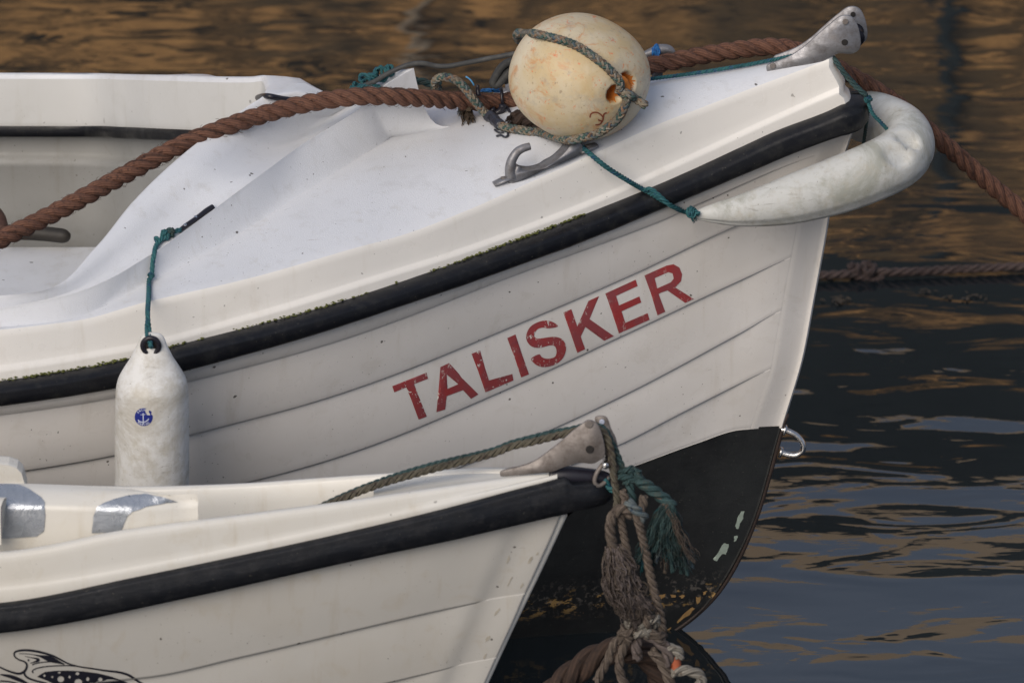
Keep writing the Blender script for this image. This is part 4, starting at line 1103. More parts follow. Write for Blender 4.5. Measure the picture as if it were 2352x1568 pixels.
V, F, U_ = cyl(ec2+Vector((0,.001,0)), (0,1,.15), .0105, .0025, 20); mesh('eyelet_shade_disc', V, F, M['darkdisc'], fd)  # dark disc on the surface; the hole's shade is put into its colour
M['stickerblue'] = plain('blue_sticker', (.012,.022,.20), .35, 0, .15); M['stickerwhite'] = plain('white_print', (.50,.54,.66), .45, 0, .1)
circ = [(1375+395*math.cos(t), 868+395*math.sin(t)) for t in np.linspace(R(-8), R(285), 60)]
bite = [(1500,470),(1440,560),(1450,650),(1490,720),(1510,775),(1640,790),(1660,740),(1600,660),(1600,580),(1660,590),(1720,640),(1700,740),(1750,790)]
stk = decal('sticker', [[z12(*p) for p in circ+bite]], BV_fd, .0005, M['stickerblue'], fd, 5, 'round blue sticker with white anchor, corner torn away')
def wr(pts, w): decal('anchor_print', [ribbon(pts, w*.05208, z12)], BV_fd, .0009, M['stickerwhite'], stk, 30)
wr([(1352,690),(1356,900),(1362,1190)], 42); wr([(1235,765),(1340,752),(1450,745)], 26); wr([(1130,985),(1200,1055),(1340,1088),(1480,1055),(1600,940)], 44)
STR = {'A': [[(0,0),(.5,1),(1,0)],[(.2,.35),(.8,.35)]], 'N': [[(0,0),(0,1),(1,0),(1,1)]], 'C': [[(1,.9),(.4,1),(0,.5),(.4,0),(1,.1)]], 'H': [[(0,0),(0,1)],[(1,0),(1,1)],[(0,.5),(1,.5)]],
       'M': [[(0,0),(0,1),(.5,.4),(1,1),(1,0)]], 'R': [[(0,0),(0,1),(.9,.8),(.8,.5),(0,.5),(1,0)]], 'I': [[(.5,0),(.5,1)]], 'E': [[(1,1),(0,1),(0,0),(1,0)],[(0,.5),(.8,.5)]], 'O': [[(.5,0),(0,.5),(.5,1),(1,.5),(.5,0)]]}
def arctext(txt, a0, da, rad_, flip):
    polys = []
    for k, ch in enumerate(txt):
        a = R(a0+da*k)
        for s_ in STR[ch]:
            pp = []
            for x, y in s_:
                aa = a+(x-.5)*(.17 if not flip else -.17); rr = rad_+(y-.5)*85*(1 if not flip else -1)
                pp.append((1375+rr*math.cos(aa), 868+rr*math.sin(aa)))
            P = [Vector(z12(*p)) for p in pp]
            for i in range(len(P)-1):
                t = (P[i+1]-P[i]).normalized()*.5; n_ = Vector((-t.y, t.x))*.9
                polys.append([tuple(P[i]-t*.6-n_), tuple(P[i+1]+t*.6-n_), tuple(P[i+1]+t*.6+n_), tuple(P[i]-t*.6+n_)])
    V = []; F = []
    for q_ in polys:
        b0 = len(V); V += [hit(BV_fd, a, b_, .0009) for a, b_ in q_]; F.append(tuple(range(b0, b0+4)))
    mesh('sticker_lettering', V, F, M['stickerwhite'], stk, smooth=False)
arctext('ANCH', -140, 19, 325, False); arctext('MARINE', 132, -16.5, 325, True)
# its cord
t3 = thing('fender_cord', 'teal cord tied to the black strap eye, holding the cylindrical fender', 'rope', tuple(onY(343, 700, -.6)))
ed = hit(BV_all, 345, 668, .006)
cp = [hit(BV_all, *z1(1200,1245), .006), hit(BV_all, *z1(1150,1262), .007), hit(BV_all, *z1(1085,1300), .007), hit(BV_all, *z1(1035,1345), .006), hit(BV_all, *z1(1000,1390), .006), hit(BV_all, *z1(992,1460), .006), hit(BV_all, *z1(988,1540), .006), hit(BV_all, 341, 650, .006), hit(BV_all, 342, 690, .008)]
cp += [onY(339, 722, -.612), onY(342, 755, -.630), onY(344, 775, -.652), onY(346, 792, -.668), onY(348, 796, -.655)]
laid(cp, .0040, t3, M['teal'], step=.0018, seg=7, pitch=.022)
laid([onY(338,735,-.618), onY(336,752,-.63), onY(337,770,-.652), onY(342,786,-.662)], .0030, t3, M['teal'], joined=True, name='doubled_strand')
knot(hit(BV_all, *z1(1090,1285), .007), .0072, .0030, M['teal'], t3, 3, 2); knot(hit(BV_all, *z1(1125,1272), .008), .0068, .0030, M['tealdark'], t3, 3, 12)
knot(hit(BV_all, *z1(1040,1310), .005), .0045, .0026, M['teal'], t3, 2, 4); knot(hit(BV_all, 343, 632, .006), .0045, .0026, M['teal'], t3, 2, 5)

# ---- dark handle on the bench
oar = thing('oar', 'dark sleeved oar handle lying on the bench at the left edge', 'oar', (-.9,.2,.55))
pz = .565
hp = [onZ(a, b_, pz) for a, b_ in [(-160,522),(-60,528),(20,533),(90,536),(138,541),(154,544),(160,546)]]
V, F, U_ = tube(catmull(hp, .005), lambda t: .0125 if t < .93 else .0125*math.sqrt(max(.05, 1-((t-.93)/.07)**2)), 16); mesh('handle', V, F, plain('dark_brown_rubber', (.022,.018,.014), .6, 0, .6), oar)
wh = [onZ(-60,480,.60), onZ(-25,478,.605), onZ(-2,500,.60), onZ(6,530,.59)]
V, F, U_ = tube(catmull(wh, .005), .011, 12); mesh('rowlock', V, F, plain('rust_brown_metal', (.07,.032,.022), .7, .2, .6), oar)
# ================================================================== THE NEAR BOAT
YM = -1.0
nb = thing('rowing_boat', 'cream open boat with black rubbing strake and orca drawing, nearest the camera', 'boat', (-.5, YM, 0))
hN = pchip([0,.1,.2,.46,.85,1.5,2.4],[.014,.040,.068,.128,.200,.262,.30]); XB = .086
def YN(side, off=0): return lambda x: YM + side*(hN(max(0, XB-x))+off)
def lev2(pp, side, off, ext):
    f = YN(side, off); P = [onF(a, b_, f) for a, b_ in pp]+[Vector((x, f(x), z)) for x, z in ext]
    return zfun(P), f, max(p.x for p in P)
TO = lev2([(0,1275),(297,1223),(600,1184),(817,1155),(1000,1128),(1150,1106),(1272,1089)], -1, -.004, [(-1.6,.64),(-2.2,.65)])
FT = lev2([(0,1109),(63,1111),(262,1117),(500,1113),(817,1092),(1000,1081),(1150,1075),(1272,1082)], 1, -.004, [(-1.6,.57),(-2.2,.57)])
RG = lev2([(0,1352),(419,1283),(817,1200),(1100,1136),(1280,1094)], -1, .002, [(-1.6,.56),(-2.2,.57)])
ST2 = lev2([(0,1384),(297,1328),(817,1217),(1100,1147),(1290,1096)], -1, .004, [(-1.6,.54),(-2.2,.55)])
SB2 = lev2([(0,1448),(419,1370),(817,1281),(1100,1221),(1290,1177)], -1, .002, [(-1.6,.49),(-2.2,.50)])
XA2 = -2.1
def row2(L_, dy=0, dz=0, n=120, xs=None):
    out = []
    for t in np.linspace(0, 1, n)**1.4:
        x = L_[2]+(XA2-L_[2])*t; out.append(Vector((x, L_[1](x)+dy, L_[0](x)+dz)))
    return out
# near gunwale: inner lip, flat top, rounded outer edge, face, ridge
rw = [row2(TO, .020, -.035), row2(TO, .017, -.004), row2(TO, .0145, .0006), row2(TO, .010, .002), row2(TO, .004, .002), row2(TO, -.0005, 0), row2(TO, -.003, -.005), row2(TO, -.004, -.012)]
A_, B_ = row2(TO, -.004, -.012), row2(RG, 0, .004)
rw += [[p.lerp(q_, u) for p, q_ in zip(A_, B_)] for u in (.35,.7)]
rw += [B_, row2(RG, -.0015, .001), row2(RG, -.0045, -.003), row2(ST2, 0, 0), row2(SB2)]
g = grid(rw); gn = mesh('gunwale', g[0], g[1], M['creamrim'], nb, uv=g[2])
fw_ = [row2(FT, -.016, -.10), row2(FT, -.013, -.03), row2(FT, -.010, -.004), row2(FT, -.006, .001), row2(FT, 0, .001), row2(FT, .004, -.003), row2(FT, .006, -.012), row2(FT, .008, -.03), row2(FT, .0, -.05)]
g = grid(fw_); mesh('gunwale', g[0], g[1], M['creamrim'], nb, uv=g[2])
# small bow deck
d1 = row2(TO, .012, -.004)[:28]; d2 = [Vector((p.x, YN(1,-.012)(p.x), FT[0](p.x)-.004)) for p in d1]
g = grid([[p.lerp(q_, u)+Vector((0,0,-.004*math.sin(math.pi*u))) for p, q_ in zip(d1, d2)] for u in np.linspace(0,1,8)]); mesh('bow_deck', g[0], g[1], M['creamrim'], nb)
# inside
def inn_(L_, s, dz, dy):
    out = []
    for x in np.linspace(-.02, XA2, 70):
        out.append(Vector((x, YM+s*max(.004, hN(XB-x)-dy), L_[0](x)+dz)))
    return out
g = grid([inn_(TO,-1,-.035,.024), inn_(TO,-1,-.15,.05), inn_(TO,-1,-.26,.13), inn_(FT,1,-.22,.13), inn_(FT,1,-.16,.05), inn_(FT,1,-.10,.016)]); mesh('inner_hull', g[0], g[1], M['cream'], nb)
# hull
stem2 = [(1292,1177),(1230,1310),(1160,1455),(1108,1568),(1050,1690),(960,1850)]
sp2 = [onY(a, b_, YM) for a, b_ in stem2]; s2X = pchip([p.z for p in sp2], [p.x for p in sp2])
def lev3(pp, stem, f, ext):
    s0 = onY(*stem, YM); fY = lambda x: YM - hN(max(0, s0.x-x))*f + (.008 if x >= s0.x else 0)
    P = [Vector((s0.x, YM-.006, s0.z))]+[onF(a, b_, fY) for a, b_ in pp]+[Vector((x, fY(x), z)) for x, z in ext]
    return zfun(P), fY, s0.x
HL = [lev3([(0,1446),(419,1369),(817,1280),(1100,1220),(1240,1190)], (1290,1176), 1.0, [(-1.6,.49),(-2.2,.50)]),
      lev3([(328,1557),(560,1508),(817,1447),(975,1410)], (1208,1356), .95, [(-1.6,.40),(-2.2,.41)]),
      lev3([(328,1690),(817,1585),(975,1548)], (1142,1503), .88, [(-1.6,.30),(-2.2,.31)]),
      lev3([(300,1880),(817,1760)], (1062,1672), .72, [(-1.6,.14),(-2.2,.15)]),
      lev3([], (940,1880), .02, [(-.6,-.10),(-2.2,-.15)])]
obs2 = []
for side in (-1, 1):
    for k in range(4):
        A, B = HL[k], HL[k+1]; top = []; bot = []; ret = []
        for t in np.linspace(0, 1, 110)**1.5:
            xa = A[2]+(XA2-A[2])*t; xb = B[2]+(XA2-B[2])*t
            fa_ = smoothstep((A[2]-xa-.07)/.08)*(k > 0); fb_ = smoothstep((B[2]-xb-.07)/.08)
            ya, yb = A[1](xa), B[1](xb)
            def flare(y, s_): return y + .007*smoothstep((.085-s_)/.03)*smoothstep(s_/.05)*.6
            a = Vector((xa, flare(ya, A[2]-xa)+.004*fa_, A[0](xa)+.003*fa_)); b_ = Vector((xb, flare(yb, B[2]-xb), B[0](xb)))
            top.append(a); bot.append(b_); ret.append(b_+Vector((0, .007*fb_, 0)))
        g = grid([top]+[[p.lerp(q_, u)+Vector((0,-.003*math.sin(math.pi*u),0)) for p, q_ in zip(top, bot)] for u in (.25,.5,.75,.97)]+[bot, ret])
        if side > 0: g = ([Vector((v.x, 2*YM-v.y, v.z - .06*min(1,(XB-v.x)/.9)*(v.z/.6))) for v in g[0]], [tuple(reversed(f)) for f in g[1]], g[2])
        o = mesh('plank', g[0], g[1], M['cream'], nb, uv=g[2]); obs2.append(o)
zz = np.linspace(0, len(sp2)-1, 40); sc_ = knots3(sp2, 40)
V, F, U_ = tube(sc_, .0085, 12); obs2.append(mesh('stem', V, F, M['creamrim'], nb, uv=U_))
# strake
def st2(side):
    o = []
    for t in np.linspace(1, 0, 110)**1.4:
        x = .078+(XA2-.078)*t; f = YN(side, .004)
        if side < 0: zt, zb = ST2[0](x), SB2[0](x)
        else: zt = FT[0](x)-.032; zb = zt-.045
        o.append((Vector((x, f(x), (zt+zb)/2)), (zt-zb)/2))
    return o
na, fa2 = st2(-1), st2(1)
zt0 = onY(1345,1100,YM).z; zb0 = onY(1345,1170,YM).z
pin = [(onY(1310,1138,YM-.016), .024), (onY(1345,1134,YM-.013), .022), (onY(1372,1130,YM-.004), .019), (onY(1382,1127,YM+.010), .017), (onY(1374,1124,YM+.024), .017), (onY(1345,1122,YM+.034), .018)]
pts = na+pin+list(reversed(fa2)); cen = [p for p, h in pts]
prof2 = [(-.006,1.0),(.004,1.03),(.011,.98),(.016,.86),(.0145,.70),(.0185,.55),(.0175,.36),(.0205,.2),(.019,0),(.0205,-.18),(.0175,-.34),(.0185,-.55),(.0140,-.70),(.014,-.86),(.006,-1.0),(-.006,-1.02)]
rws = []
for o_, zz_ in prof2:
    row = []
    for i, (p, h) in enumerate(pts):
        t = cen[min(i+1,len(cen)-1)]-cen[max(i-1,0)]; t.z = 0; t.normalize(); nrm = Vector((t.y, -t.x, 0))
        row.append(p+nrm*(o_+.0008*noise.noise(Vector((p.x*22, zz_*3, 0))))+Vector((0,0,h*zz_)))
    rws.append(row)
g = grid(rws); sk2 = mesh('rubbing_strake', g[0], g[1], M['strake2'], nb, uv=g[2])
# black pad under the roller
V, F, U_ = tube(catmull(yl([(1262,1092,YM-.005),(1300,1092,YM-.006),(1345,1094,YM-.004),(1385,1098,YM),(1398,1108,YM)]), .005), lambda t: .017-.006*t, 12); mesh('bow_pad', V, F, M['black'], nb)
BV_n = bvh_of(obs2+[gn])
# orca drawing
M['ink'] = plain('black_ink', (.012,.012,.020), .4, 0, .1)
def ink(pts, w): decal('drawn_line', [ribbon(pts, w, z11)], BV_n, .0007, M['ink'], nb, 12, 'black line of the orca drawing')
ink([(-60,560),(0,585),(100,630),(200,662),(260,668),(320,640),(350,590),(352,545),(320,510),(250,485),(200,450),(185,405),(215,375),(300,360),(420,365),(560,392),(700,435),(820,495),(900,535),(1040,575),(1240,605),(1400,630),(1560,648),(1680,680),(1760,725),(1830,775),(1880,800),(1950,840)], lambda t: 3.2+2.2*math.sin(t*9)**2)
ink([(318,640),(330,690),(380,730),(480,765),(620,800)], 4.5)
ink([(0,680),(120,702),(230,740),(340,790),(420,830)], lambda t: 2+7*math.sin(math.pi*min(1,t*1.1)))
ink([(0,765),(120,775),(230,800)], 3.5)
ink([(250,405),(400,412),(560,445),(700,490),(850,545)], lambda t: 1.5+12*math.exp(-((t-.68)/.2)**2))
ink([(430,560),(440,545),(520,525),(640,512),(760,520),(850,545)], 2.4)
ink([(330,440),(400,455),(480,470),(505,490),(470,510),(400,530)], lambda t: 1.5+6*math.exp(-((t-.6)/.22)**2))
ink([(440,660),(425,635),(470,605),(560,582),(700,568),(880,562),(1000,570)], 2.6)
ink([(365,490),(385,492)], 4.5)
bod = [(490,710),(540,675),(600,645),(720,632),(900,628),(1100,638),(1300,665),(1480,710),(1600,755),(1700,800),(1850,870),(1400,960),(900,900),(620,760)]
def ell(cx, cy, a, b_): return [(cx+a*math.cos(t), cy+b_*math.sin(t)) for t in np.linspace(0, 2*math.pi, 15)[:-1]]
holes = [ell(802,742,45,40), ell(1035,782,52,44), ell(1325,748,30,28), ell(1158,740,22,26), ell(1022,668,26,20), ell(585,695,16,17), ell(690,712,15,14), ell(782,655,20,12), ell(918,712,16,18), ell(1220,805,55,16)]
decal('drawn_body', [[z11(*p) for p in bod]], BV_n, .0007, M['ink'], nb, 12, 'black spotted body of the orca drawing', [[z11(*p) for p in h] for h in holes])
# white box section inside, wrapped with duct tape
def prism(px_top_front, px_top_back, drop, zf, zb_, m, name, label=None, grow=0, parent=nb):
    """a beam with a rounded near edge: front edge seen on the photograph at height zf, back edge at zb"""
    f_ = [onZ(a, b_, zf) for a, b_ in px_top_front]; bk = [onZ(a, b_, zb_) for a, b_ in px_top_back]
    for q_ in (f_, bk):
        for p in q_: p.y = max(p.y, YM-hN(max(0, XB-p.x))+.032+(0 if grow else .003))
    rows_ = []
    for u in np.linspace(0, 1, 6): rows_.append([p.lerp(q_, 1-u)+Vector((0,0,grow+.004*math.sin(math.pi*u))) for p, q_ in zip(f_, bk)])
    rows_ += [[p+Vector((0,-.004-grow,-.003)) for p in f_], [p+Vector((0,-.006-grow,-.010)) for p in f_], [p+Vector((0,-.006-grow,-drop)) for p in f_]]
    g = grid(rows_); n_ = len(rows_[0]); m_ = len(rows_)
    F = g[1]+[tuple(j*n_+n_-1 for j in range(m_))]+[tuple(j*n_ for j in reversed(range(m_)))]
    return mesh(name, g[0], F, m, parent, label=label, uv=g[2])
zf = onY(300, 1160, -1.13).z; zb_ = zf+.012
tapem = NB('silver_duct_tape'); n_ = tapem.ramp(tapem.noise(30, 5, .7), .35, .7)
tapem = tapem.out(tapem.mix(n_, (.46,.49,.54), (.33,.36,.40)), tapem.ramp(tapem.noise(50, 4), .3, .7, (.22,)*3, (.42,)*3), tapem.bump(tapem.noise(28, 5, .7, dist=1.2), .6, .004), .6)
bxs_ = prism([(-200,1150),(0,1154),(150,1157),(300,1163),(400,1171),(452,1180)], [(-150,1106),(50,1110),(180,1116),(300,1122),(390,1138),(446,1166)], .09, zf, zb_, M['creamrim'], 'box_section', 'white moulded box section')
BV_box = bvh_of([bxs_])
decal('tape_patch', [jag([z7(*p) for p in [(-60,262),(125,265),(200,300),(270,350),(297,385),(297,500),(285,570),(240,600),(50,612),(-60,615)]], .8)], BV_box, .0016, tapem, nb, 7, 'crinkled silver tape at the left edge')
decal('tape_patch', [jag([z7(*p) for p in [(640,410),(700,380),(780,352),(860,333),(960,325),(1060,345),(1172,380),(1100,386),(960,412),(870,440),(835,470),(815,522),(800,560),(700,575),(605,580),(615,470)]], .6)], BV_box, .0016, tapem, nb, 7, 'silver tape band beside the near gunwale')
prism([(-60,1173),(-30,1172),(-10,1172),(2,1172)], [(-60,1150),(-30,1150),(-10,1150),(16,1150)], .05, zf+.004, zf+.008, M['creamrim'], 'corner_block', 'white corner block with brown edge', .006)
# pale rounded hump at the left edge beyond the far gunwale
V = []; F = []; cx = onY(0, 1112, -.80)
sec = [(onY(-120,1112,-.80)), onY(-120,1062,-.80), onY(-40,1059,-.80), onY(20,1063,-.80), onY(40,1070,-.80), onY(52,1083,-.80), onY(60,1112,-.80), onY(62,1140,-.80)]
rows_ = [[p.lerp(cx, k)+Vector((0,d,0)) for p in sec] for d, k in ((0,.03),(-.006,0),(-.03,0),(-.036,.03))]
rows_ = [[p+Vector((0,.03,0)) for p in r] for r in rows_]
g = grid(rows_); n_ = len(sec); F = g[1]+[tuple(range(n_)), tuple(3*n_+i for i in reversed(range(n_)))]
mesh('quarter_knee', g[0], F, M['creamrim'], nb, smooth=False)
# roller
fR = lambda x: YM-.022
ck = smooth_poly([z8(*p) for p in [(148,985),(155,945),(250,905),(420,870),(600,800),(800,660),(950,540),(1100,410),(1230,310),(1310,262),(1390,275),(1450,330),(1490,430),(1525,560),(1540,680),(1520,750),(1450,800),(1370,835),(1230,822),(1120,840),(960,895),(830,945),(600,968),(350,990),(180,1005)]], 3)
rl = mesh('bow_roller', *plate(ck, fR, .0048), M['cast2'], nb)
cc_ = [(1400,240),(1440,210),(1510,205),(1570,240),(1620,380),(1680,500),(1720,700),(1740,930),(1660,960),(1560,800),(1500,560),(1440,360)]
fR2 = lambda x: YM+.016
mesh('cheek_plate', *plate(smooth_poly([z8(*p) for p in cc_], 3), fR2, .0045), M['cast2'], rl)
for a, b_, m_ in ((1325,305,M['cast2']),(1335,640,M['darkdisc'])): disc_on(*z8(a, b_), .0062, fR, m_, rl, 'pin', .002, .0030)
p = onF(*z8(1495,275), fR2)-Vector((0,.003,0)); V, F, U_ = cyl(p, (0,1,0), .004, .002); mesh('pin', V, F, M['stickerwhite'], rl)
p = onF(*z8(1330,600), fR)+Vector((.006,.019,0)); V, F, U_ = cyl(p, (0,1,0), .017, .030); mesh('roller_wheel', V, F, M['black'], rl)
# shackle
shp = catmull(yl([(*z8(1540,820),YM-.012),(*z8(1480,880),YM-.018),(*z8(1420,980),YM-.02),(*z8(1400,1080),YM-.02),(*z8(1450,1130),YM-.018),(*z8(1530,1090),YM-.012),(*z8(1590,1010),YM-.005)]), .003)
shk = thing('shackle', 'small steel shackle under the near bow roller', 'shackle', tuple(shp[0]))
V, F, U_ = tube(shp, .0034, 8); mesh('bow_of_shackle', V, F, M['cast2'], shk)
V, F, U_ = cyl(onY(*z8(1545,825), YM-.016), (0,1,0), .005, .03); mesh('shackle_pin', V, F, M['steel'], shk)

# ================================================================== ROPES AT THE NEAR BOW
n1 = thing('painter_rope', 'olive and teal rope led over the near bow roller into the cream boat', 'rope', tuple(onY(1100, 1050, YM)))
pp = yl([(660,1200,YM-.03),(740,1165,YM-.03),(800,1139,YM-.02),(845,1121,YM-.02),(895,1104,YM-.01),(945,1090,YM),(1000,1075,YM),(*z8(0,720),YM),(*z8(300,610),YM),(*z8(600,545),YM),(*z8(900,470),YM),(*z8(1100,420),YM),(*z8(1300,370),YM),(*z8(1450,380),YM),(*z8(1540,460),YM-.006),(*z8(1590,580),YM-.012),(*z8(1620,700),YM-.015),(*z8(1640,900),YM-.02),(*z8(1670,1100),YM-.024),(*z8(1700,1300),YM-.026),(*z8(1690,1440),YM-.026)])
laid(pp, .0060, n1, M['olive'], step=.003, pitch=.036)
pp2 = yl([(700,1180,YM-.016),(800,1134,YM-.01),(860,1110,YM-.005),(912,1092,YM+.008),(1000,1066,YM+.012),(*z8(0,680),YM+.012),(*z8(300,570),YM+.012),(*z8(600,490),YM+.012),(*z8(900,420),YM+.012),(*z8(1100,385),YM+.012),(*z8(1350,330),YM+.012),(*z8(1520,380),YM+.008),(*z8(1600,520),YM+.002),(*z8(1680,680),YM-.002),(*z8(1750,850),YM-.006),(*z8(1800,960),YM-.01)])
n2 = thing('teal_painter', 'faded teal rope over the near roller ending in a frayed tassel', 'rope', tuple(onY(1450, 1200, YM)))
laid(pp2, .0052, n2, M['tealdark'], step=.003, pitch=.032)
for i, (a, b_) in enumerate([(850,395),(880,410),(905,430),(870,440)]): knot(onY(*z6(a, b_), YM-.015), .011, .0042, M['tealdark'], n2, 2, 30+i)
laid(yl([(*z6(800,430),YM-.02),(*z6(850,425),YM-.026),(*z6(910,440),YM-.02)]), .005, n2, M['tealdark'], joined=True, name='turn')
laid(yl([(*z6(860,430),YM-.018),(*z6(868,500),YM-.02),(*z6(880,560),YM-.022),(*z6(885,620),YM-.022)]), .007, n2, M['tealdark'], joined=True, name='turn')
laid(yl([(*z6(730,430),YM-.008),(*z6(745,480),YM-.008),(*z6(790,500),YM-.01)]), .006, n2, M['teal'], joined=True, name='turn')
root = [(905,440),(960,475),(1020,520),(1070,560)]
laid(yl([(*z6(a, b_), YM-.02) for a, b_ in root+[(1100,590)]]), .0095, n2, M['tealdark'], joined=True, name='tassel_root', pitch=.05)
ends = [(900,905,-1),(930,950,0),(985,960,1),(1010,900,0),(1060,960,1),(1100,955,-1),(1150,960,1),(1185,970,0),(1215,935,1),(1225,900,-1),(1160,850,0),(1090,880,1),(1000,840,-1),(1130,920,0)]
for i, (ex, ey, k) in enumerate(ends):
    u = i/len(ends); mx_ = (1060+ (ex-1060)*.55); 
    m_ = [M['tealdark'], M['teal'], M['tealdark'], M['blueyarn'], M['wornrope']][i % 5] if i % 5 != 1 or i % 2 else M['tealdark']
    side_ = random.uniform(-14, 14)
    pth = yl([(*z6(1010+random.uniform(-15,15),515+random.uniform(-10,10)),YM-.02),(*z6(1075+side_,575),YM-.02+k*.006),(*z6(1060+side_*1.5+(ex-1060)*.35,660),YM-.018+k*.009),(*z6(mx_+random.uniform(-12,12),770),YM-.016+k*.012),(*z6(ex-(ex-mx_)*.35+random.uniform(-14,14),860 if ey > 880 else 810),YM-.014+k*.012),(*z6(ex,ey),YM-.012+k*.012)])
    laid(pth, .0043, n2, m_, joined=True, name='tassel_strand', step=.003, seg=6, pitch=.06, taper=lambda t: 1-.25*t)
    bundle(pth[1:], lambda t: .005+.010*t, 26, .0008, m_, n2, 'tassel_fibre', .7, seg=4)
n3 = thing('worn_rope_loops', 'worn grey brown rope loops and frayed knot dangling from the near bow', 'rope', tuple(onY(1420, 1350, YM)))
laid(yl([(*z6(870,640),YM-.03),(*z6(840,600),YM-.036),(*z6(800,608),YM-.038),(*z6(765,650),YM-.038),(*z6(755,720),YM-.036),(*z6(768,800),YM-.035),(*z6(790,880),YM-.034),(*z6(800,960),YM-.032)]), .0085, n3, M['wornrope'], step=.0035, pitch=.045)
laid(yl([(*z6(820,500),YM-.028),(*z6(840,560),YM-.03),(*z6(815,640),YM-.03),(*z6(830,740),YM-.028),(*z6(850,840),YM-.028),(*z6(870,940),YM-.028),(*z6(885,1040),YM-.028),(*z6(900,1120),YM-.028)]), .0066, n3, M['wornrope'], step=.003, pitch=.036)
laid(yl([(*z6(940,530),YM-.03),(*z6(935,590),YM-.034),(*z6(905,640),YM-.036),(*z6(920,700),YM-.034),(*z6(945,800),YM-.03),(*z6(965,900),YM-.026),(*z6(985,1000),YM-.026),(*z6(1010,1100),YM-.026),(*z6(1035,1200),YM-.026),(*z6(1050,1310),YM-.026)]), .0072, n3, M['wornrope'], step=.003, pitch=.038)
laid(yl([(*z6(850,560),YM-.036),(*z6(890,600),YM-.042),(*z6(940,640),YM-.036),(*z6(915,660),YM-.03),(*z6(870,620),YM-.03)]), .008, n3, M['blueyarn'], step=.003, joined=True, name='turn')
bundle(yl([(*z6(775,820),YM-.034),(*z6(800,920),YM-.034),(*z6(820,1020),YM-.034),(*z6(860,1110),YM-.034),(*z6(885,1200),YM-.034),(*z6(890,1290),YM-.034)]), lambda u: .009+.013*math.sin(math.pi*min(1, u*1.1))**.8, 420, .0012, M['fray'], n3, 'frayed_bundle', .9, mats=[M['fray'], M['wornrope'], M['fray']])
bundle(yl([(*z6(860,1060),YM-.036),(*z6(905,1110),YM-.038),(*z6(945,1160),YM-.038),(*z6(955,1200),YM-.038)]), lambda u: .010+.007*u, 200, .0012, M['fray'], n3, 'frayed_bundle', .5)
bundle(yl([(*z6(745,900),YM-.03),(*z6(735,1000),YM-.03),(*z6(750,1100),YM-.03)]), lambda u: .006, 26, .0014, M['fray'], n3, 'frayed_bundle', .8)
for i, (a, b_, s_) in enumerate([(900,1220,.014),(950,1205,.013),(985,1235,.012),(860,1290,.014),(930,1280,.014),(1000,1300,.013)]): knot(onY(*z6(a, b_), YM-.034), s_, .0060, M['wornrope'] if i % 2 else M['greyyarn'], n3, 2, 40+i)
def lo(pts, r, m_, y=YM-.035, **k): return laid(yl([(*z10(a, b_), y) for a, b_ in pts]), r, n3, m_, step=.003, joined=True, name='dangling_end', **k)
lo([(760,1060),(700,1130),(640,1180),(600,1270),(560,1370),(510,1460),(460,1560)], .0072, M['wornrope'])
lo([(750,1080),(740,1180),(700,1280),(680,1380),(690,1480),(740,1600)], .0075, M['wornrope'])
lo([(840,1060),(850,1150),(845,1250),(860,1340)], .0085, M['fray'])
lo([(880,1080),(960,1110),(1050,1160),(1120,1230),(1150,1300),(1130,1390)], .0095, M['fray'])
lo([(980,1260),(1060,1330),(1110,1420),(1150,1520),(1180,1640)], .0085, M['wornrope'])
lo([(1120,1240),(1180,1235),(1240,1265),(1262,1330)], .0085, M['greyyarn'])
lo([(1180,1480),(1250,1450),(1340,1450),(1430,1480),(1470,1530),(1440,1600)], .0085, M['greyyarn'])
M['orange_'] = plain('orange_rubber', (.42,.11,.05), .6)
V, F, U_ = tube(catmull(yl([(*z10(1205,1300),YM-.03),(*z10(1215,1370),YM-.03),(*z10(1225,1450),YM-.03)]), .003), .0085, 10); mesh('orange_sleeve', V, F, M['orange_'], n3)
n4 = thing('heavy_mooring_rope', 'thick dark brown rope arching up at the bottom edge under the worn loops', 'rope', tuple(onY(1400, 1540, YM)))
laid(yl([(*z10(-420,2700),YM+.03),(*z10(-250,2150),YM+.03),(*z10(-40,1760),YM+.03),(*z10(100,1600),YM+.03),(*z10(260,1460),YM+.03),(*z10(440,1330),YM+.03),(*z10(620,1260),YM+.03),(*z10(800,1250),YM+.03),(*z10(940,1300),YM+.03),(*z10(1040,1420),YM+.03),(*z10(1090,1560),YM+.03),(*z10(1110,1720),YM+.03),(*z10(1150,2100),YM+.03),(*z10(1180,2700),YM+.03)]), .0205, n4, M['brown2'], pitch=.125, step=.006, seg=14)

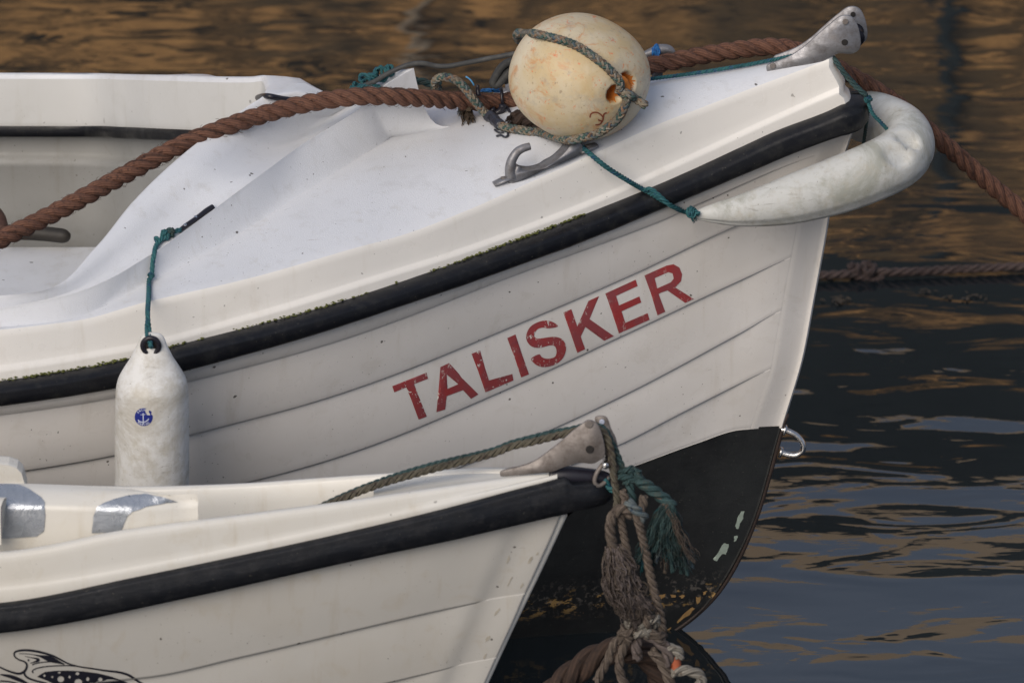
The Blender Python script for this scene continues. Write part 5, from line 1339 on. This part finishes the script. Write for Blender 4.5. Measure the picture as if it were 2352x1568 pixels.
# ================================================================== MOORING LINE ON THE WATER BEHIND
ml = thing('floating_line', 'thin brown mooring line with a weedy knot just above the water beyond the bow', 'rope', (.7,1.6,.03))
zl = .012
lp = [onZ(a, b_, zl) for a, b_ in [(1500,640),(1700,636),(1890,632),(1960,628),(1990,624),(2060,625),(2150,621),(2250,616),(2352,612),(2500,604)]]
M['wetrope'] = ropemat('wet_mooring_line', (.075,.050,.045), (.11,.075,.065), (.05,.04,.035), 8)
laid(lp, .0085, ml, M['wetrope'], step=.004)
kc = onZ(1988, 624, zl)
for i in range(4): knot(kc+Vector(((i-1.5)*.012, 0, .004-.012*(i % 2))), .014, .0062, M['wetrope'], ml, 2, 60+i)
bundle([kc, kc+Vector((.006,0,-.018)), kc+Vector((.012,0,-.034))], lambda u: .010+.010*u, 60, .0014, M['wetrope'], ml, 'weed_tuft', .8)
bundle([kc+Vector((-.06,0,.0)), kc+Vector((-.072,0,-.012)), kc+Vector((-.085,0,-.024))], lambda u: .004, 8, .0012, M['greyyarn'], ml, 'frayed_end', .6)

# small dark flat scraps lying on the water
fw = thing('surface_scraps', 'small dark flat scraps lying on the water right of the bow', 'weed', (.9,1.2,0))
V = []; F = []
for cx_, cy_, n_, sx_, sy_ in ((2215,680,16,55,8),(2130,672,8,30,6),(1925,690,22,35,12)):
    for _ in range(n_):
        c = onZ(cx_+random.gauss(0, sx_*.5), cy_+random.gauss(0, sy_*.5), .003); a = random.uniform(0, 3.14); l_ = random.uniform(.003, .011); w_ = l_*random.uniform(.2, .45); b0 = len(V)
        for u, v in ((-1,0),(-.3,.9),(.5,.7),(1,0),(.4,-.8),(-.4,-.7)): V.append(c+Vector((math.cos(a)*u*l_-math.sin(a)*v*w_, math.sin(a)*u*l_+math.cos(a)*v*w_, random.uniform(0,.002))))
        F.append(tuple(range(b0, b0+6)))
mesh('scrap_flakes', V, F, plain('dark_scrap', (.05,.035,.018), .5), fw, kind='stuff', smooth=False)

# rusty scuffs near the stem of the near boat
M['scuff'] = plain('rust_scuff', (.42,.385,.32), .7, 0, .4, 90)
for cx_, cy_, a_, b_, tl_ in ((312,885,30,10,-.9),(350,850,12,6,-.9),(190,880,26,7,-1.2),(265,1025,22,6,-1.0),(130,1170,34,9,-.9),(75,1320,26,10,-.8),(200,1000,40,4,-1.1),(60,1420,22,7,-1.0)):
    poly = []
    for t in np.linspace(0, 2*math.pi, 13)[:-1]:
        u, v = a_*math.cos(t)*random.uniform(.5,1.1), b_*math.sin(t)*random.uniform(.5,1.2)
        poly.append(z6(cx_+u*math.cos(tl_)-v*math.sin(tl_), cy_+u*math.sin(tl_)+v*math.cos(tl_)))
    decal('stain', [poly], BV_n, .0006, M['scuff'], nb, 6, 'small rusty scuff')
